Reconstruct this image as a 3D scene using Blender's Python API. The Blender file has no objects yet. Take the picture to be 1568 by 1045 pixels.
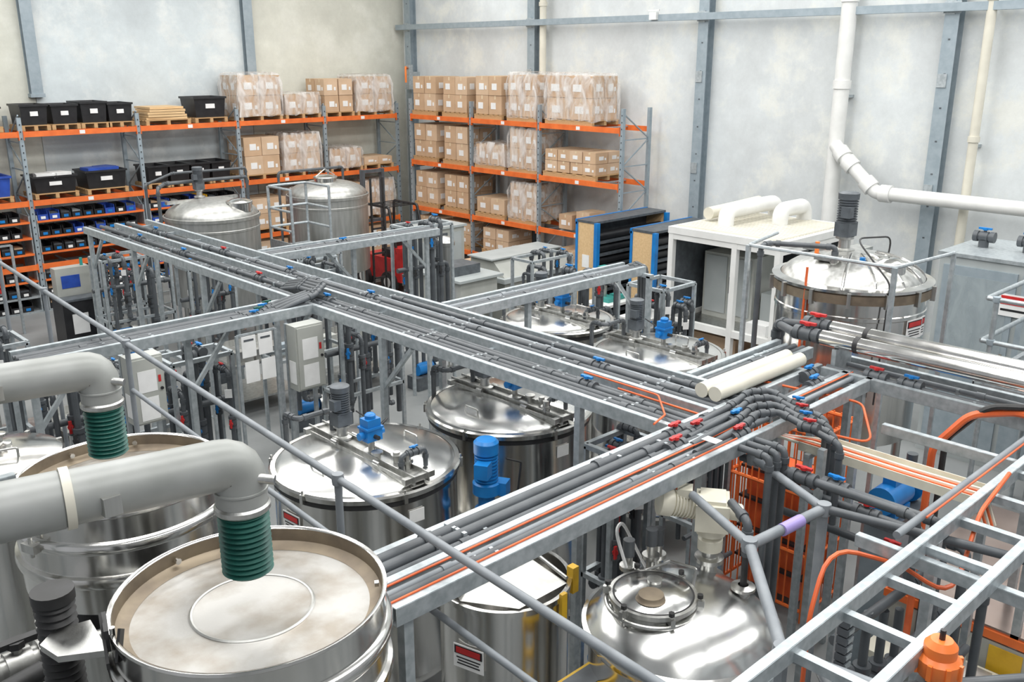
import bpy, math, random
from mathutils import Vector, Matrix
random.seed(7)
S=bpy.context.scene
R=random.random
def U(a,b): return a+(b-a)*random.random()
# ---------------------------------------------------------------- materials
def mat(name,col,rough=.5,metal=0,col2=None,vs=4.,stretch=(1,1,1),bump=0.,bs=40.,rv=0.,detail=4,lo=.35,hi=.65,spec=None):
    m=bpy.data.materials.new(name); m.use_nodes=True
    nt=m.node_tree; n=nt.nodes; L=nt.links; p=n['Principled BSDF']
    p.inputs['Roughness'].default_value=rough; p.inputs['Metallic'].default_value=metal
    if spec is not None: p.inputs['Specular IOR Level'].default_value=spec
    tc=n.new('ShaderNodeTexCoord'); mp=n.new('ShaderNodeMapping'); mp.inputs['Scale'].default_value=stretch
    L.new(tc.outputs['Object'],mp.inputs['Vector'])
    if col2 is None: col2=tuple(c*.88 for c in col)
    nz=n.new('ShaderNodeTexNoise'); nz.inputs['Scale'].default_value=vs; nz.inputs['Detail'].default_value=detail
    L.new(mp.outputs[0],nz.inputs['Vector'])
    cr=n.new('ShaderNodeValToRGB'); cr.color_ramp.elements[0].position=lo; cr.color_ramp.elements[1].position=hi
    cr.color_ramp.elements[0].color=(*col2,1); cr.color_ramp.elements[1].color=(*col,1)
    L.new(nz.outputs['Fac'],cr.inputs['Fac']); L.new(cr.outputs['Color'],p.inputs['Base Color'])
    if rv:
        mr=n.new('ShaderNodeMapRange'); mr.inputs['To Min'].default_value=max(0,rough-rv); mr.inputs['To Max'].default_value=rough+rv
        L.new(nz.outputs['Fac'],mr.inputs['Value']); L.new(mr.outputs[0],p.inputs['Roughness'])
    if bump:
        n2=n.new('ShaderNodeTexNoise'); n2.inputs['Scale'].default_value=bs; n2.inputs['Detail'].default_value=3
        L.new(mp.outputs[0],n2.inputs['Vector'])
        bp=n.new('ShaderNodeBump'); bp.inputs['Strength'].default_value=bump; bp.inputs['Distance'].default_value=.02
        L.new(n2.outputs['Fac'],bp.inputs['Height']); L.new(bp.outputs[0],p.inputs['Normal'])
    return m
def wallmat(name,a,b2,c3):
    m=mat(name,a,.85,0,b2,.45,(1,1,1),.15,6,detail=9,lo=.40,hi=.60)
    nt=m.node_tree;n=nt.nodes;L=nt.links;p=n['Principled BSDF']
    src=p.inputs['Base Color'].links[0].from_socket
    tc=n.new('ShaderNodeTexCoord'); nz=n.new('ShaderNodeTexNoise'); nz.inputs['Scale'].default_value=.9; nz.inputs['Detail'].default_value=12; nz.inputs['Roughness'].default_value=.68
    L.new(tc.outputs['Object'],nz.inputs['Vector'])
    cr=n.new('ShaderNodeValToRGB'); cr.color_ramp.elements[0].position=.50; cr.color_ramp.elements[1].position=.62
    cr.color_ramp.elements[0].color=(0,0,0,1); cr.color_ramp.elements[1].color=(.85,.85,.85,1)
    L.new(nz.outputs['Fac'],cr.inputs['Fac'])
    mx=n.new('ShaderNodeMix'); mx.data_type='RGBA'
    L.new(cr.outputs['Color'],mx.inputs['Factor']); L.new(src,mx.inputs['A']); mx.inputs['B'].default_value=(*c3,1)
    n3=n.new('ShaderNodeTexNoise'); n3.inputs['Scale'].default_value=2.6; n3.inputs['Detail'].default_value=12; n3.inputs['Roughness'].default_value=.75
    L.new(tc.outputs['Object'],n3.inputs['Vector'])
    c4=n.new('ShaderNodeMapRange'); c4.inputs['From Min'].default_value=.3; c4.inputs['From Max'].default_value=.7; c4.inputs['To Min'].default_value=.89; c4.inputs['To Max'].default_value=1.05
    L.new(n3.outputs['Fac'],c4.inputs['Value'])
    vm=n.new('ShaderNodeVectorMath'); vm.operation='SCALE'; L.new(mx.outputs['Result'],vm.inputs[0]); L.new(c4.outputs[0],vm.inputs['Scale'])
    L.new(vm.outputs[0],p.inputs['Base Color'])
    return m
M={}
M['steel']=mat('stainless_polished',(.80,.79,.77),.17,1,(.66,.65,.62),1.5,(3,3,.4),.06,1.6,rv=.07)
M['steel2']=mat('stainless_brushed',(.64,.64,.62),.34,1,(.48,.48,.46),3,(6,6,.3),.05,30,rv=.08)
M['lid']=mat('stainless_lid',(.82,.82,.81),.22,1,(.70,.70,.68),2.2,(1,1,1),.05,2.4,rv=.08,detail=8)
M['dull']=mat('stainless_dull',(.54,.54,.52),.42,.9,(.42,.42,.40),4,(3,3,.5),.05,20)
M['stain']=mat('pan_stained',(.43,.42,.40),.42,.55,(.29,.26,.22),3.4,(1,1,1),.06,30,rv=.12,detail=10,lo=.38,hi=.56)
M['tan']=mat('rim_tan',(.30,.245,.175),.5,.5,(.20,.16,.12),6)
M['galv']=mat('galvanised',(.50,.54,.56),.45,.55,(.37,.41,.43),18,rv=.08)
M['galvp']=mat('galvanised_painted',(.36,.42,.46),.5,.3,(.30,.36,.40),8)
M['pipe']=mat('grey_pvc',(.095,.105,.115),.42,0,(.07,.078,.086),6)
M['pipel']=mat('grey_pvc_light',(.25,.27,.29),.45,0,(.19,.21,.23),6)
M['duct']=mat('duct_plastic_grey',(.38,.39,.38),.42,.1,(.29,.30,.285),3,detail=8)
M['white']=mat('white_plastic',(.80,.80,.78),.4,0,(.72,.72,.70),3)
M['cream']=mat('cream_pipe',(.72,.69,.59),.45,0,(.64,.61,.52),3)
M['creamp']=mat('cream_paint',(.76,.73,.61),.35,0,(.67,.64,.53),6)
M['teal']=mat('teal_rubber',(.010,.115,.09),.45,0,(.004,.07,.055),8)
M['black']=mat('black_plastic',(.02,.02,.022),.4,0,(.012,.012,.014),6)
M['rub']=mat('black_rubber',(.035,.035,.037),.5,0,(.02,.02,.02),9)
M['dark']=mat('dark_grey_machine',(.12,.135,.15),.45,.2,(.08,.09,.10),9)
M['orange']=mat('orange_beam_paint',(.85,.19,.04),.45,0,(.70,.14,.03),4)
M['ohose']=mat('orange_hose',(.80,.15,.04),.4,0,(.65,.11,.03),6)
M['oval']=mat('orange_plastic',(.95,.25,.05),.4,0,(.85,.2,.04),5)
M['red']=mat('red_plastic',(.60,.03,.03),.35,0,(.45,.02,.02),5)
M['blue']=mat('blue_paint',(.01,.21,.58),.35,0,(.01,.16,.46),5)
M['bluep']=mat('blue_plastic',(.03,.09,.45),.4,0,(.02,.06,.32),5)
M['yellow']=mat('yellow_paint',(.80,.50,.03),.45,0,(.62,.36,.02),5)
M['card']=mat('cardboard',(.60,.41,.26),.8,0,(.52,.35,.22),2.5,bump=.05,bs=15)
M['card2']=mat('cardboard_light',(.66,.48,.33),.8,0,(.58,.41,.27),2.5,bump=.05,bs=15)
M['tape']=mat('packing_tape',(.72,.58,.40),.35,0,(.66,.52,.34),5)
M['wood']=mat('pallet_wood',(.55,.36,.18),.8,0,(.42,.26,.12),6,(1,12,12),.1,20)
M['ply']=mat('plywood',(.72,.50,.27),.6,0,(.64,.43,.22),3,(1,8,8))
M['paper']=mat('paper',(.84,.84,.83),.7,0,(.78,.78,.77),8)
M['floor']=mat('concrete_floor_mat',(.26,.27,.27),.55,0,(.18,.19,.19),.8,(1,1,1),.08,12,rv=.12,detail=8)
M['wallb']=wallmat('concrete_wall_bluish',(.66,.72,.74),(.57,.62,.64),(.76,.79,.78))
M['wallc']=wallmat('concrete_wall_cream',(.70,.70,.62),(.62,.62,.55),(.74,.74,.67))
M['wallr']=wallmat('concrete_wall_grey',(.70,.735,.745),(.62,.645,.65),(.76,.765,.72))
M['ceil']=mat('ceiling_sheet',(.8,.81,.82),.6,0,(.74,.75,.76),1)
M['greyp']=mat('grey_panel_paint',(.42,.45,.45),.4,0,(.36,.39,.39),2)
M['beige']=mat('machine_beige',(.44,.45,.42),.4,0,(.38,.39,.36),3)
M['green']=mat('machine_green',(.05,.33,.30),.4,0,(.03,.25,.22),4)
M['brown']=mat('belt_steel_reflect',(.60,.48,.43),.2,1,(.42,.31,.27),1.6,(1,1,1),.10,1.5,rv=.06,detail=8)
M['purple']=mat('purple_pipe',(.35,.28,.60),.4)
def thin(name,col,lo,hi,rough):
    m=bpy.data.materials.new(name); m.use_nodes=True; nt=m.node_tree;n=nt.nodes;L=nt.links
    p=n['Principled BSDF']; p.inputs['Base Color'].default_value=(*col,1); p.inputs['Roughness'].default_value=rough
    t=n.new('ShaderNodeBsdfTransparent'); mx=n.new('ShaderNodeMixShader')
    tc=n.new('ShaderNodeTexCoord'); mp=n.new('ShaderNodeMapping'); mp.inputs['Scale'].default_value=(1,1,.4); mp.inputs['Rotation'].default_value=(.3,.5,0)
    L.new(tc.outputs['Object'],mp.inputs[0])
    nz=n.new('ShaderNodeTexNoise'); nz.inputs['Scale'].default_value=6; nz.inputs['Detail'].default_value=5; nz.inputs['Distortion'].default_value=.8
    L.new(mp.outputs[0],nz.inputs['Vector'])
    cr=n.new('ShaderNodeMapRange'); cr.inputs['From Min'].default_value=.35; cr.inputs['From Max'].default_value=.68
    cr.inputs['To Min'].default_value=lo; cr.inputs['To Max'].default_value=hi
    L.new(nz.outputs['Fac'],cr.inputs['Value']); L.new(cr.outputs[0],mx.inputs['Fac'])
    L.new(t.outputs[0],mx.inputs[1]); L.new(p.outputs[0],mx.inputs[2]); L.new(mx.outputs[0],n['Material Output'].inputs['Surface'])
    bp=n.new('ShaderNodeBump'); bp.inputs['Strength'].default_value=.5; L.new(nz.outputs['Fac'],bp.inputs['Height']); L.new(bp.outputs[0],p.inputs['Normal'])
    return m
M['wrap']=thin('shrink_wrap_film',(.84,.82,.80),.06,.68,.16)
M['pane']=thin('panel_glass',(.55,.62,.64),.3,.5,.08)
# ---------------------------------------------------------------- builder
Z=Vector((0,0,1))
class B:
    def __init__(s,name): s.n=name;s.v=[];s.f=[];s.m=[];s.mats=[]
    def mi(s,m):
        m=M[m]
        if m not in s.mats: s.mats.append(m)
        return s.mats.index(m)
    def add(s,vs,fs,m):
        o=len(s.v); k=s.mi(m); s.v+=[tuple(v) for v in vs]
        for f in fs: s.f.append([i+o for i in f]); s.m.append(k)
    def obox(s,c,sz,m,rz=0,rot=None):
        c=Vector(c); a,b_,d=sz[0]/2,sz[1]/2,sz[2]/2
        Rm=rot if rot else Matrix.Rotation(rz,3,'Z')
        vs=[c+Rm@Vector((x*a,y*b_,z*d)) for z in(-1,1) for y in(-1,1) for x in(-1,1)]
        s.add(vs,[(0,2,3,1),(4,5,7,6),(0,1,5,4),(2,6,7,3),(0,4,6,2),(1,3,7,5)],m)
    def bx(s,x0,x1,y0,y1,z0,z1,m): s.obox(((x0+x1)/2,(y0+y1)/2,(z0+z1)/2),(x1-x0,y1-y0,z1-z0),m)
    def beam(s,p,q,w,h,m):
        p=Vector(p);q=Vector(q);d=q-p;L=d.length;d.normalize()
        up=Z if abs(d.z)<.95 else Vector((0,1,0))
        sd=d.cross(up).normalized(); u2=sd.cross(d)
        Rm=Matrix((d,sd,u2)).transposed()
        s.obox((p+q)/2,(L,w,h),m,rot=Rm)
    def chan(s,p,q,w,h,m,t=.006):
        p=Vector(p);q=Vector(q);d=(q-p).normalized()
        up=Z if abs(d.z)<.95 else Vector((0,1,0)); sd=d.cross(up).normalized();u2=sd.cross(d)
        s.beam(p+sd*(w/2),q+sd*(w/2),t,h,m)
        s.beam(p+u2*(h/2)*1,q+u2*(h/2)*1,w,t,m); s.beam(p-u2*(h/2),q-u2*(h/2),w,t,m)
        s.beam(p-sd*(w/2),q-sd*(w/2),t,h,m)
    def tube(s,pts,r,m,n=10,fil=None,sock=None,cap=True):
        P=[Vector(p) for p in pts]
        if fil is None: fil=r*2.2
        out=[P[0]]
        for i in range(1,len(P)-1):
            a,b_,c=P[i-1],P[i],P[i+1]; d1=(a-b_);d2=(c-b_);l1=d1.length;l2=d2.length
            if l1<1e-5 or l2<1e-5: continue
            d1/=l1;d2/=l2; ang=d1.angle(d2)
            if ang>3.05: out.append(b_); continue
            cut=min(fil/max(math.tan(ang/2),.2),l1*.48,l2*.48)
            A=b_+d1*cut;C=b_+d2*cut
            for k in range(6):
                t=k/5; out.append(A*(1-t)**2+b_*2*t*(1-t)+C*t*t)
            if sock:
                s.cyl(A,A+d1*r*1.6,r*1.28,sock,n); s.cyl(C,C+d2*r*1.6,r*1.28,sock,n)
        out.append(P[-1])
        d=(out[1]-out[0]).normalized(); u=d.orthogonal().normalized(); vs=[]
        for i,p in enumerate(out):
            if i==0: t=out[1]-out[0]
            elif i==len(out)-1: t=out[-1]-out[-2]
            else: t=out[i+1]-out[i-1]
            t.normalize(); u=(u-t*u.dot(t)).normalized(); w=t.cross(u)
            for k in range(n):
                a=2*math.pi*k/n; vs.append(p+(u*math.cos(a)+w*math.sin(a))*r)
        fs=[]
        for i in range(len(out)-1):
            for k in range(n):
                k2=(k+1)%n; fs.append((i*n+k,i*n+k2,(i+1)*n+k2,(i+1)*n+k))
        if cap: fs.append(tuple(range(n))[::-1]); fs.append(tuple(range((len(out)-1)*n,len(out)*n)))
        s.add(vs,fs,m)
    def cyl(s,p,q,r,m,n=14): s.tube([p,q],r,m,n)
    def lathe(s,prof,c,m,n=48,axis=None):
        c=Vector(c)
        if axis is None: Rm=Matrix.Identity(3)
        else: Rm=Vector((0,0,1)).rotation_difference(Vector(axis)).to_matrix()
        vs=[];idx=[]
        for r,z in prof:
            if r<1e-6: idx.append([len(vs)]*n); vs.append(c+Rm@Vector((0,0,z)))
            else:
                idx.append(list(range(len(vs),len(vs)+n)))
                for k in range(n):
                    a=2*math.pi*k/n; vs.append(c+Rm@Vector((r*math.cos(a),r*math.sin(a),z)))
        fs=[]
        for i in range(len(prof)-1):
            for k in range(n):
                k2=(k+1)%n; f=[idx[i][k],idx[i][k2],idx[i+1][k2],idx[i+1][k]]
                g=[]; [g.append(x) for x in f if x not in g]
                if len(g)>2: fs.append(g)
        s.add(vs,fs,m)
    def ring(s,c,r,t,m,n=40,axis=None):
        pr=[(r+t*math.cos(a),t*math.sin(a)) for a in [2*math.pi*k/8 for k in range(9)]]
        s.lathe(pr,c,m,n,axis)
    def done(s):
        me=bpy.data.meshes.new(s.n)
        xs=[v[0] for v in s.v];ys=[v[1] for v in s.v];zs=[v[2] for v in s.v]
        o=Vector(((min(xs)+max(xs))/2,(min(ys)+max(ys))/2,min(zs)))
        me.from_pydata([Vector(v)-o for v in s.v],[],s.f)
        for m in s.mats: me.materials.append(m)
        me.polygons.foreach_set('material_index',s.m)
        me.polygons.foreach_set('use_smooth',[True]*len(s.f))
        me.update()
        try: me.set_sharp_from_angle(angle=math.radians(38))
        except Exception as e: print(e)
        ob=bpy.data.objects.new(s.n,me); ob.location=o
        S.collection.objects.link(ob); return ob
# ---------------------------------------------------------------- room
XW,YW,HC=18.05,23.7,9.6
b=B('floor'); b.bx(-6,XW+.2,-6,YW+.2,-.2,0,'floor'); b.done()
b=B('wall_right')
for (a,c) in ((-6,1.99),(2.01,7.32),(7.34,12.65),(12.67,17.99),(18.01,YW+.2)): b.bx(XW,XW+.2,a,c,0,HC,'wallr')
b.bx(XW+.03,XW+.19,-6,YW,0,HC,'wallr'); b.done()
b=B('wall_back')
b.bx(-6,7.37,YW,YW+.2,0,HC,'wallc'); b.bx(7.39,12.83,YW,YW+.2,0,HC,'wallb'); b.bx(12.85,XW,YW,YW+.2,0,HC,'wallc'); b.bx(-6,XW,YW+.03,YW+.19,0,HC,'wallc')
b.done()
b=B('ceiling'); b.bx(-6,XW+.2,-6,YW+.2,HC,HC+.1,'ceil'); b.done()
def column(x,y,face,z0=0):
    b=B('steel_wall_column'); w=.13
    if face=='x':
        b.bx(x-.24,x-.228,y-w,y+w,z0,HC,'galvp'); b.bx(x-.012,x,y-w,y+w,z0,HC,'galvp'); b.bx(x-.228,x-.012,y-.006,y+.006,z0,HC,'galvp')
        for z in (3.2,5.2,6.46): b.bx(x-.26,x-.24,y-.05,y+.12,z-.12,z+.12,'galv')
        z=.5
        while z<HC: b.bx(x-.243,x-.24,y-.02,y+.02,z,z+.03,'dark'); z+=.6
    else:
        b.bx(x-w,x+w,y-.18,y-.168,z0,HC,'galvp'); b.bx(x-w,x+w,y-.012,y,z0,HC,'galvp'); b.bx(x-.006,x+.006,y-.168,y-.012,z0,HC,'galvp'); b.bx(x-.16,x+.16,y-.2,y,z0-.02,z0+.06,'galvp')
    b.done()
for y in (23.2,18.0,12.66,7.33,2.0): column(XW,y,'x')
for x in (7.38,12.84): column(x,YW,'y',4.75)
b=B('wall_girt')
b.chan((XW-.32,-6,6.46),(XW-.32,YW-.1,6.46),.1,.14,'galvp')
for y in (2.0,7.33,12.66,18.0,23.2): b.bx(XW-.27,XW-.24,y-.15,y+.15,6.36,6.56,'galv')
for y in (13.9,): b.obox((XW-.4,y,6.5),(.1,.2,.16),'white'); b.obox((XW-.4,y,6.62),(.04,.3,.03),'white')
b.done()
b=B('vertical_drain_pipe')
b.tube([(17.7,9.24,HC-.01),(17.7,9.24,0.0)],.15,'white',18)
for z in (8.5,6.7,5.1): b.cyl((17.7,9.24,z-.08),(17.7,9.24,z+.08),.175,'white',18); b.bx(17.7,XW,9.14,9.34,z-.25,z-.2,'galv')
b.tube([(17.6,9.2,3.95),(17.5,8.9,3.7),(17.45,8.2,3.12),(17.45,-2,3.05)],.13,'white',16,fil=.3,sock='white')
b.done()
b=B('downpipe_cream')
b.tube([(17.75,6.64,HC-.01),(17.75,6.64,0)],.085,'cream',14)
for z in (1.8,4.2,6.6): b.cyl((17.75,6.64,z-.05),(17.75,6.64,z+.05),.105,'cream',14); b.bx(17.75,XW,6.6,6.68,z-.15,z-.1,'galv')
b.done()
b=B('downpipe_cream')
b.tube([(17.85,17.6,HC-.01),(17.85,17.6,0)],.09,'cream',14)
for z in (2.,4.5,6.9): b.cyl((17.85,17.6,z-.05),(17.85,17.6,z+.05),.11,'cream',14)
b.done()
b=B('fire_hose_bracket'); b.bx(17.6,17.75,22.9,23.1,4.7,5.4,'galv'); b.tube([(17.6,23,5.3),(17.4,22.8,5.35),(17.4,22.8,4.9)],.03,'oval',8); b.bx(17.75,XW,22.95,23.05,4.9,5.2,'galv'); b.done()
# ---------------------------------------------------------------- racks
def rack(axis,front,posts,depth,levels,H):
    b=B('pallet_rack')
    def P(a,d,z): return (a,front+d,z) if axis=='x' else (front+d,a,z)
    for a in posts:
        for d in (0,depth):
            b.beam(P(a,d,0),P(a,d,H),.09,.07,'galvp'); b.beam(P(a,d,0),P(a,d,.01),.16,.14,'galv')
            z=.3
            while z<H:
                c=P(a,d,z)
                if d==0:
                    b.obox((c[0]-(.0 if axis=='x' else .046),c[1]-(.046 if axis=='x' else 0),z),(.02,.004,.03) if axis=='x' else (.004,.02,.03),'black')
                z+=.15
        z=.2;k=0
        while z<H-.5:
            b.beam(P(a,0 if k%2 else depth,z),P(a,depth if k%2 else 0,z+.6),.025,.025,'galvp'); b.beam(P(a,0,z),P(a,depth,z),.025,.025,'galvp'); z+=.6;k+=1
    for i in range(len(posts)-1):
        for z in levels:
            for d in (-.03,depth+.03):
                b.beam(P(posts[i]+.05,d,z-.06),P(posts[i+1]-.05,d,z-.06),.05,.12,'orange')
                b.beam(P(posts[i]+.045,d,z-.08),P(posts[i]+.06,d,z-.08),.07,.2,'orange'); b.beam(P(posts[i+1]-.06,d,z-.08),P(posts[i+1]-.045,d,z-.08),.07,.2,'orange')
            b.beam(P((posts[i]+posts[i+1])/2-.06,-.058,z-.06),P((posts[i]+posts[i+1])/2+.06,-.058,z-.06),.004,.08,'paper')
            for t in (.25,.5,.75):
                a=posts[i]*(1-t)+posts[i+1]*t
                b.beam(P(a,0,z-.03),P(a,depth,z-.03),.05,.03,'galv')
    b.done()
LP=[4.0,6.58,9.18,11.74,14.33,16.8]; YR=22.5
rack('x',YR,LP,.95,[4.05,2.54,1.1],4.35)
RP=[13.9,16.55,19.1,21.7]; XR=16.7
rack('y',XR,RP,.95,[4.07,2.8,1.5,.5],4.5)
def pallet(b,x,y,z,w,d,m='wood'):
    for t in (-.45,0,.45): b.obox((x+t*w,y,z+.05),(.08,d,.1),m)
    for i in range(6): b.obox((x,y-d/2+.05+i*(d-.1)/5,z+.11),(w,.1,.02),m)
    return z+.121
def stack(x,y,z,nx,ny,nz,bs,wrap=False,pal=True,drop=0,name='carton_stack',tw=0):
    b=B(name); W=nx*bs[0];D=ny*bs[1]
    z0=pallet(b,x,y,z,W+.06,D+.06) if pal else z+.002
    for k in range(nz):
        for i in range(nx):
            for j in range(ny):
                if k==nz-1 and drop and R()<drop: continue
                cx=x-W/2+(i+.5)*bs[0]+U(-.012,.012);cy=y-D/2+(j+.5)*bs[1]+U(-.012,.012);cz=z0+(k+.5)*bs[2]
                m='card' if R()<.55 else 'card2'; s=(bs[0]-.02,bs[1]-.02,bs[2]-.008)
                b.obox((cx,cy,cz),s,m,rz=U(-.015,.015))
                b.obox((cx,cy,cz+bs[2]/2-.002),(s[0]*.99,.05,.003),'tape')
                b.obox((cx-s[0]/2,cy,cz+s[2]*.40),(.006,.05,s[2]*.2),'tape')
                o=U(-.06,.06)
                if j==0:
                    b.obox((cx-s[0]*.05+o*s[0],cy-s[1]/2,cz-s[2]*.02),(s[0]*.36,.012,s[2]*.34),'paper')
                    b.obox((cx+s[0]*.3,cy-s[1]/2,cz-s[2]*.1),(s[0]*.12,.012,s[2]*.2),'paper')
                if i==0:
                    b.obox((cx-s[0]/2,cy+s[1]*(.1+o),cz-s[2]*.05),(.012,s[1]*.38,s[2]*.34),'paper')
                    if R()<.5: b.obox((cx-s[0]/2,cy-s[1]*.3,cz-s[2]*.1),(.012,s[1]*.12,s[2]*.2),'paper')
    if wrap:
        H=nz*bs[2]; N=7; vs=[];fs=[]
        for l in range(5):
            zz=z0-.05+(H+.08)*l/4; sh=.0 if l<4 else -.05
            for k in range(4*N):
                sd,t=divmod(k,N); t=t/N; cs=[(-1,-1),(1,-1),(1,1),(-1,1)]; a=cs[sd];c=cs[(sd+1)%4]
                px=(a[0]*(1-t)+c[0]*t)*(W/2+.035+sh);py=(a[1]*(1-t)+c[1]*t)*(D/2+.035+sh)
                vs.append((x+px+U(-.015,.03)*(1 if px>0 else -1),y+py+U(-.01,.03)*(1 if py>0 else -1),zz+U(-.01,.05)))
        for l in range(4):
            for k in range(4*N): k2=(k+1)%(4*N); fs.append((l*4*N+k,l*4*N+k2,(l+1)*4*N+k2,(l+1)*4*N+k))
        vs.append((x,y,z0+H+.09)); c=len(vs)-1
        for k in range(4*N): fs.append((16*N+k,16*N+(k+1)%(4*N),c))
        b.add(vs,fs,'wrap')
    b.done()
def tubg(b,x,y,z,l,w,h,m,fill=None):
    e=.88
    def rect(a,c,zz): return [(x-a/2,y-c/2,zz),(x+a/2,y-c/2,zz),(x+a/2,y+c/2,zz),(x-a/2,y+c/2,zz)]
    vs=rect(l*e,w*e,z)+rect(l*.97,w*.97,z+h*.9)+rect(l+.03,w+.03,z+h*.9)+rect(l+.03,w+.03,z+h)+rect(l-.05,w-.05,z+h)+rect(l*e-.05,w*e-.05,z+.03)
    fs=[(3,2,1,0)]
    for q in range(5):
        for k in range(4): k2=(k+1)%4; fs.append((q*4+k,q*4+k2,q*4+4+k2,q*4+4+k))
    fs.append((20,21,22,23)); b.add(vs,fs,m)
    if fill:
        for k in range(5): b.obox((x+U(-.25,.25)*l,y+U(-.2,.2)*w,z+h*.8+U(0,.1)),(l*.4,w*.5,.1),fill,rz=U(-.4,.4))
    b.obox((x,y-w*.475,z+h*.55),(l*.28,.02,h*.22),'paper')
def tub(x,y,z,l,w,h,m='black',fill=None,pal=True):
    b=B('plastic_tub')
    if pal: z=pallet(b,x,y,z,l+.02,w+.02)
    tubg(b,x,y,z,l,w,h,m,fill); b.done()
yc=22.98
for x,w in ((6.95,.6),(7.6,.6),(8.25,.62),(8.85,.6)): tub(x,yc,4.05,w-.02,.8,.42+U(0,.08),pal=True)
b=B('stacked_timber_boards'); z=pallet(b,9.95,yc,4.05,1.15,1.0)
for k in range(5): b.obox((9.95+U(-.03,.03),yc+U(-.03,.03),z+.03+k*.06),(1.0-.04*k,.9,.05),'ply',rz=U(-.05,.05))
b.done()
tub(11.1,yc,4.05,.85,.8,.5)
stack(12.45,yc,4.05,2,2,2,(.60,.48,.50),True); stack(13.7,yc,4.05,2,2,1,(.52,.46,.48),True)
stack(14.85,yc,4.05,2,2,2,(.46,.46,.44)); stack(16.05,yc,4.05,2,2,2,(.60,.46,.46),True)
tub(7.2,yc,2.54,.95,.8,.38,fill='paper'); tub(8.35,yc,2.54,.95,.8,.42,fill='bluep')
for x in (9.6,10.15,10.7,11.25): tub(x,yc,2.54,.52,.8,.42,pal=True)
stack(12.4,yc,2.54,2,2,2,(.52,.46,.48),drop=.3); stack(13.6,yc,2.54,2,2,2,(.55,.46,.48),True)
stack(15.0,yc,2.54,2,2,1,(.52,.46,.48),True); stack(16.1,yc,2.54,2,2,1,(.5,.46,.2))
for x in (4.7,5.8): tub(x,yc,2.54,.95,.8,.45,m='bluep')
for x in (4.7,5.8): tub(x,yc,4.05,.95,.8,.42)
stack(12.5,yc,1.1,2,2,2,(.5,.46,.4)); stack(13.65,yc,1.1,2,2,2,(.5,.46,.48),True)
stack(15.0,yc,1.1,2,2,2,(.5,.46,.48)); stack(16.1,yc,1.1,2,2,2,(.5,.46,.48),True)
for x in (12.5,13.65,15.0,16.1): stack(x,yc,0,2,2,2,(.5,.46,.38))
for (x0,x1) in ((4.06,6.5),(6.66,9.1),(9.26,11.66)):
    b=B('parts_bins_shelving')
    for z in (2.08,1.72,1.36,.74,.38,.04):
        b.bx(x0,x1,YR-.02,YR+.6,z-.045,z,'orange' if z>.5 else 'galv')
        x=x0+.03
        while x<x1-.26:
            w=.24
            mm=random.choice(['black','black','black','bluep','black','yellow' if (x0>9 and z>1) else 'black'])
            b.bx(x,x+w-.02,YR+.02,YR+.5,z,z+.01,mm)
            b.bx(x,x+.012,YR+.02,YR+.5,z,z+.2,mm); b.bx(x+w-.032,x+w-.02,YR+.02,YR+.5,z,z+.2,mm)
            b.bx(x,x+w-.02,YR+.49,YR+.5,z,z+.2,mm); b.bx(x,x+w-.02,YR+.0,YR+.02,z,z+.13,mm)
            b.bx(x+.06,x+w-.08,YR-.006,YR,z+.03,z+.09,'paper' if R()<.4 else 'blue')
            if R()<.5: b.bx(x+.02,x+w-.04,YR+.05,YR+.45,z+.012,z+.15,random.choice(['dark','card','galv']))
            x+=w+.01
    for x in (x0,x1): b.bx(x-.015,x+.015,YR,YR+.6,0,2.2,'galv')
    b.done()
xc=XR+.47
def rs(y,z,ny,nz,h=.3,w=.5,wrap=False,drop=0,nx=2): stack(xc,y,z,nx,ny,nz,(.45,w,h),wrap,drop=drop)
rs(21.1,4.07,2,2,.46,.5); rs(19.78,4.07,2,2,.46,.5)
rs(18.45,4.07,2,2,.48,.5); rs(17.2,4.07,2,2,.50,.5,True); rs(15.6,4.07,2,2,.50,.74,True)
rs(21.1,2.8,2,2,.45,.5); rs(19.78,2.8,2,2,.45,.5)
rs(18.4,2.8,2,1,.5,.55,True); rs(17.15,2.8,2,2,.48,.5,True); rs(15.55,2.8,4,2,.27,.42)
rs(21.1,1.5,2,2,.44,.5); rs(19.78,1.5,2,2,.44,.5)
rs(18.4,1.5,2,1,.4,.55); rs(17.15,1.5,2,2,.44,.5,True)
for y in (14.5,15.2,15.8): stack(xc,y,1.5,1,1,1,(.6,.45,U(.3,.5)),pal=False)
rs(21.0,.5,2,2,.3,.5); rs(19.7,.5,2,2,.3,.5); rs(18.2,.5,2,2,.3,.5); rs(15.4,.5,3,2,.2,.4)
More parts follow.
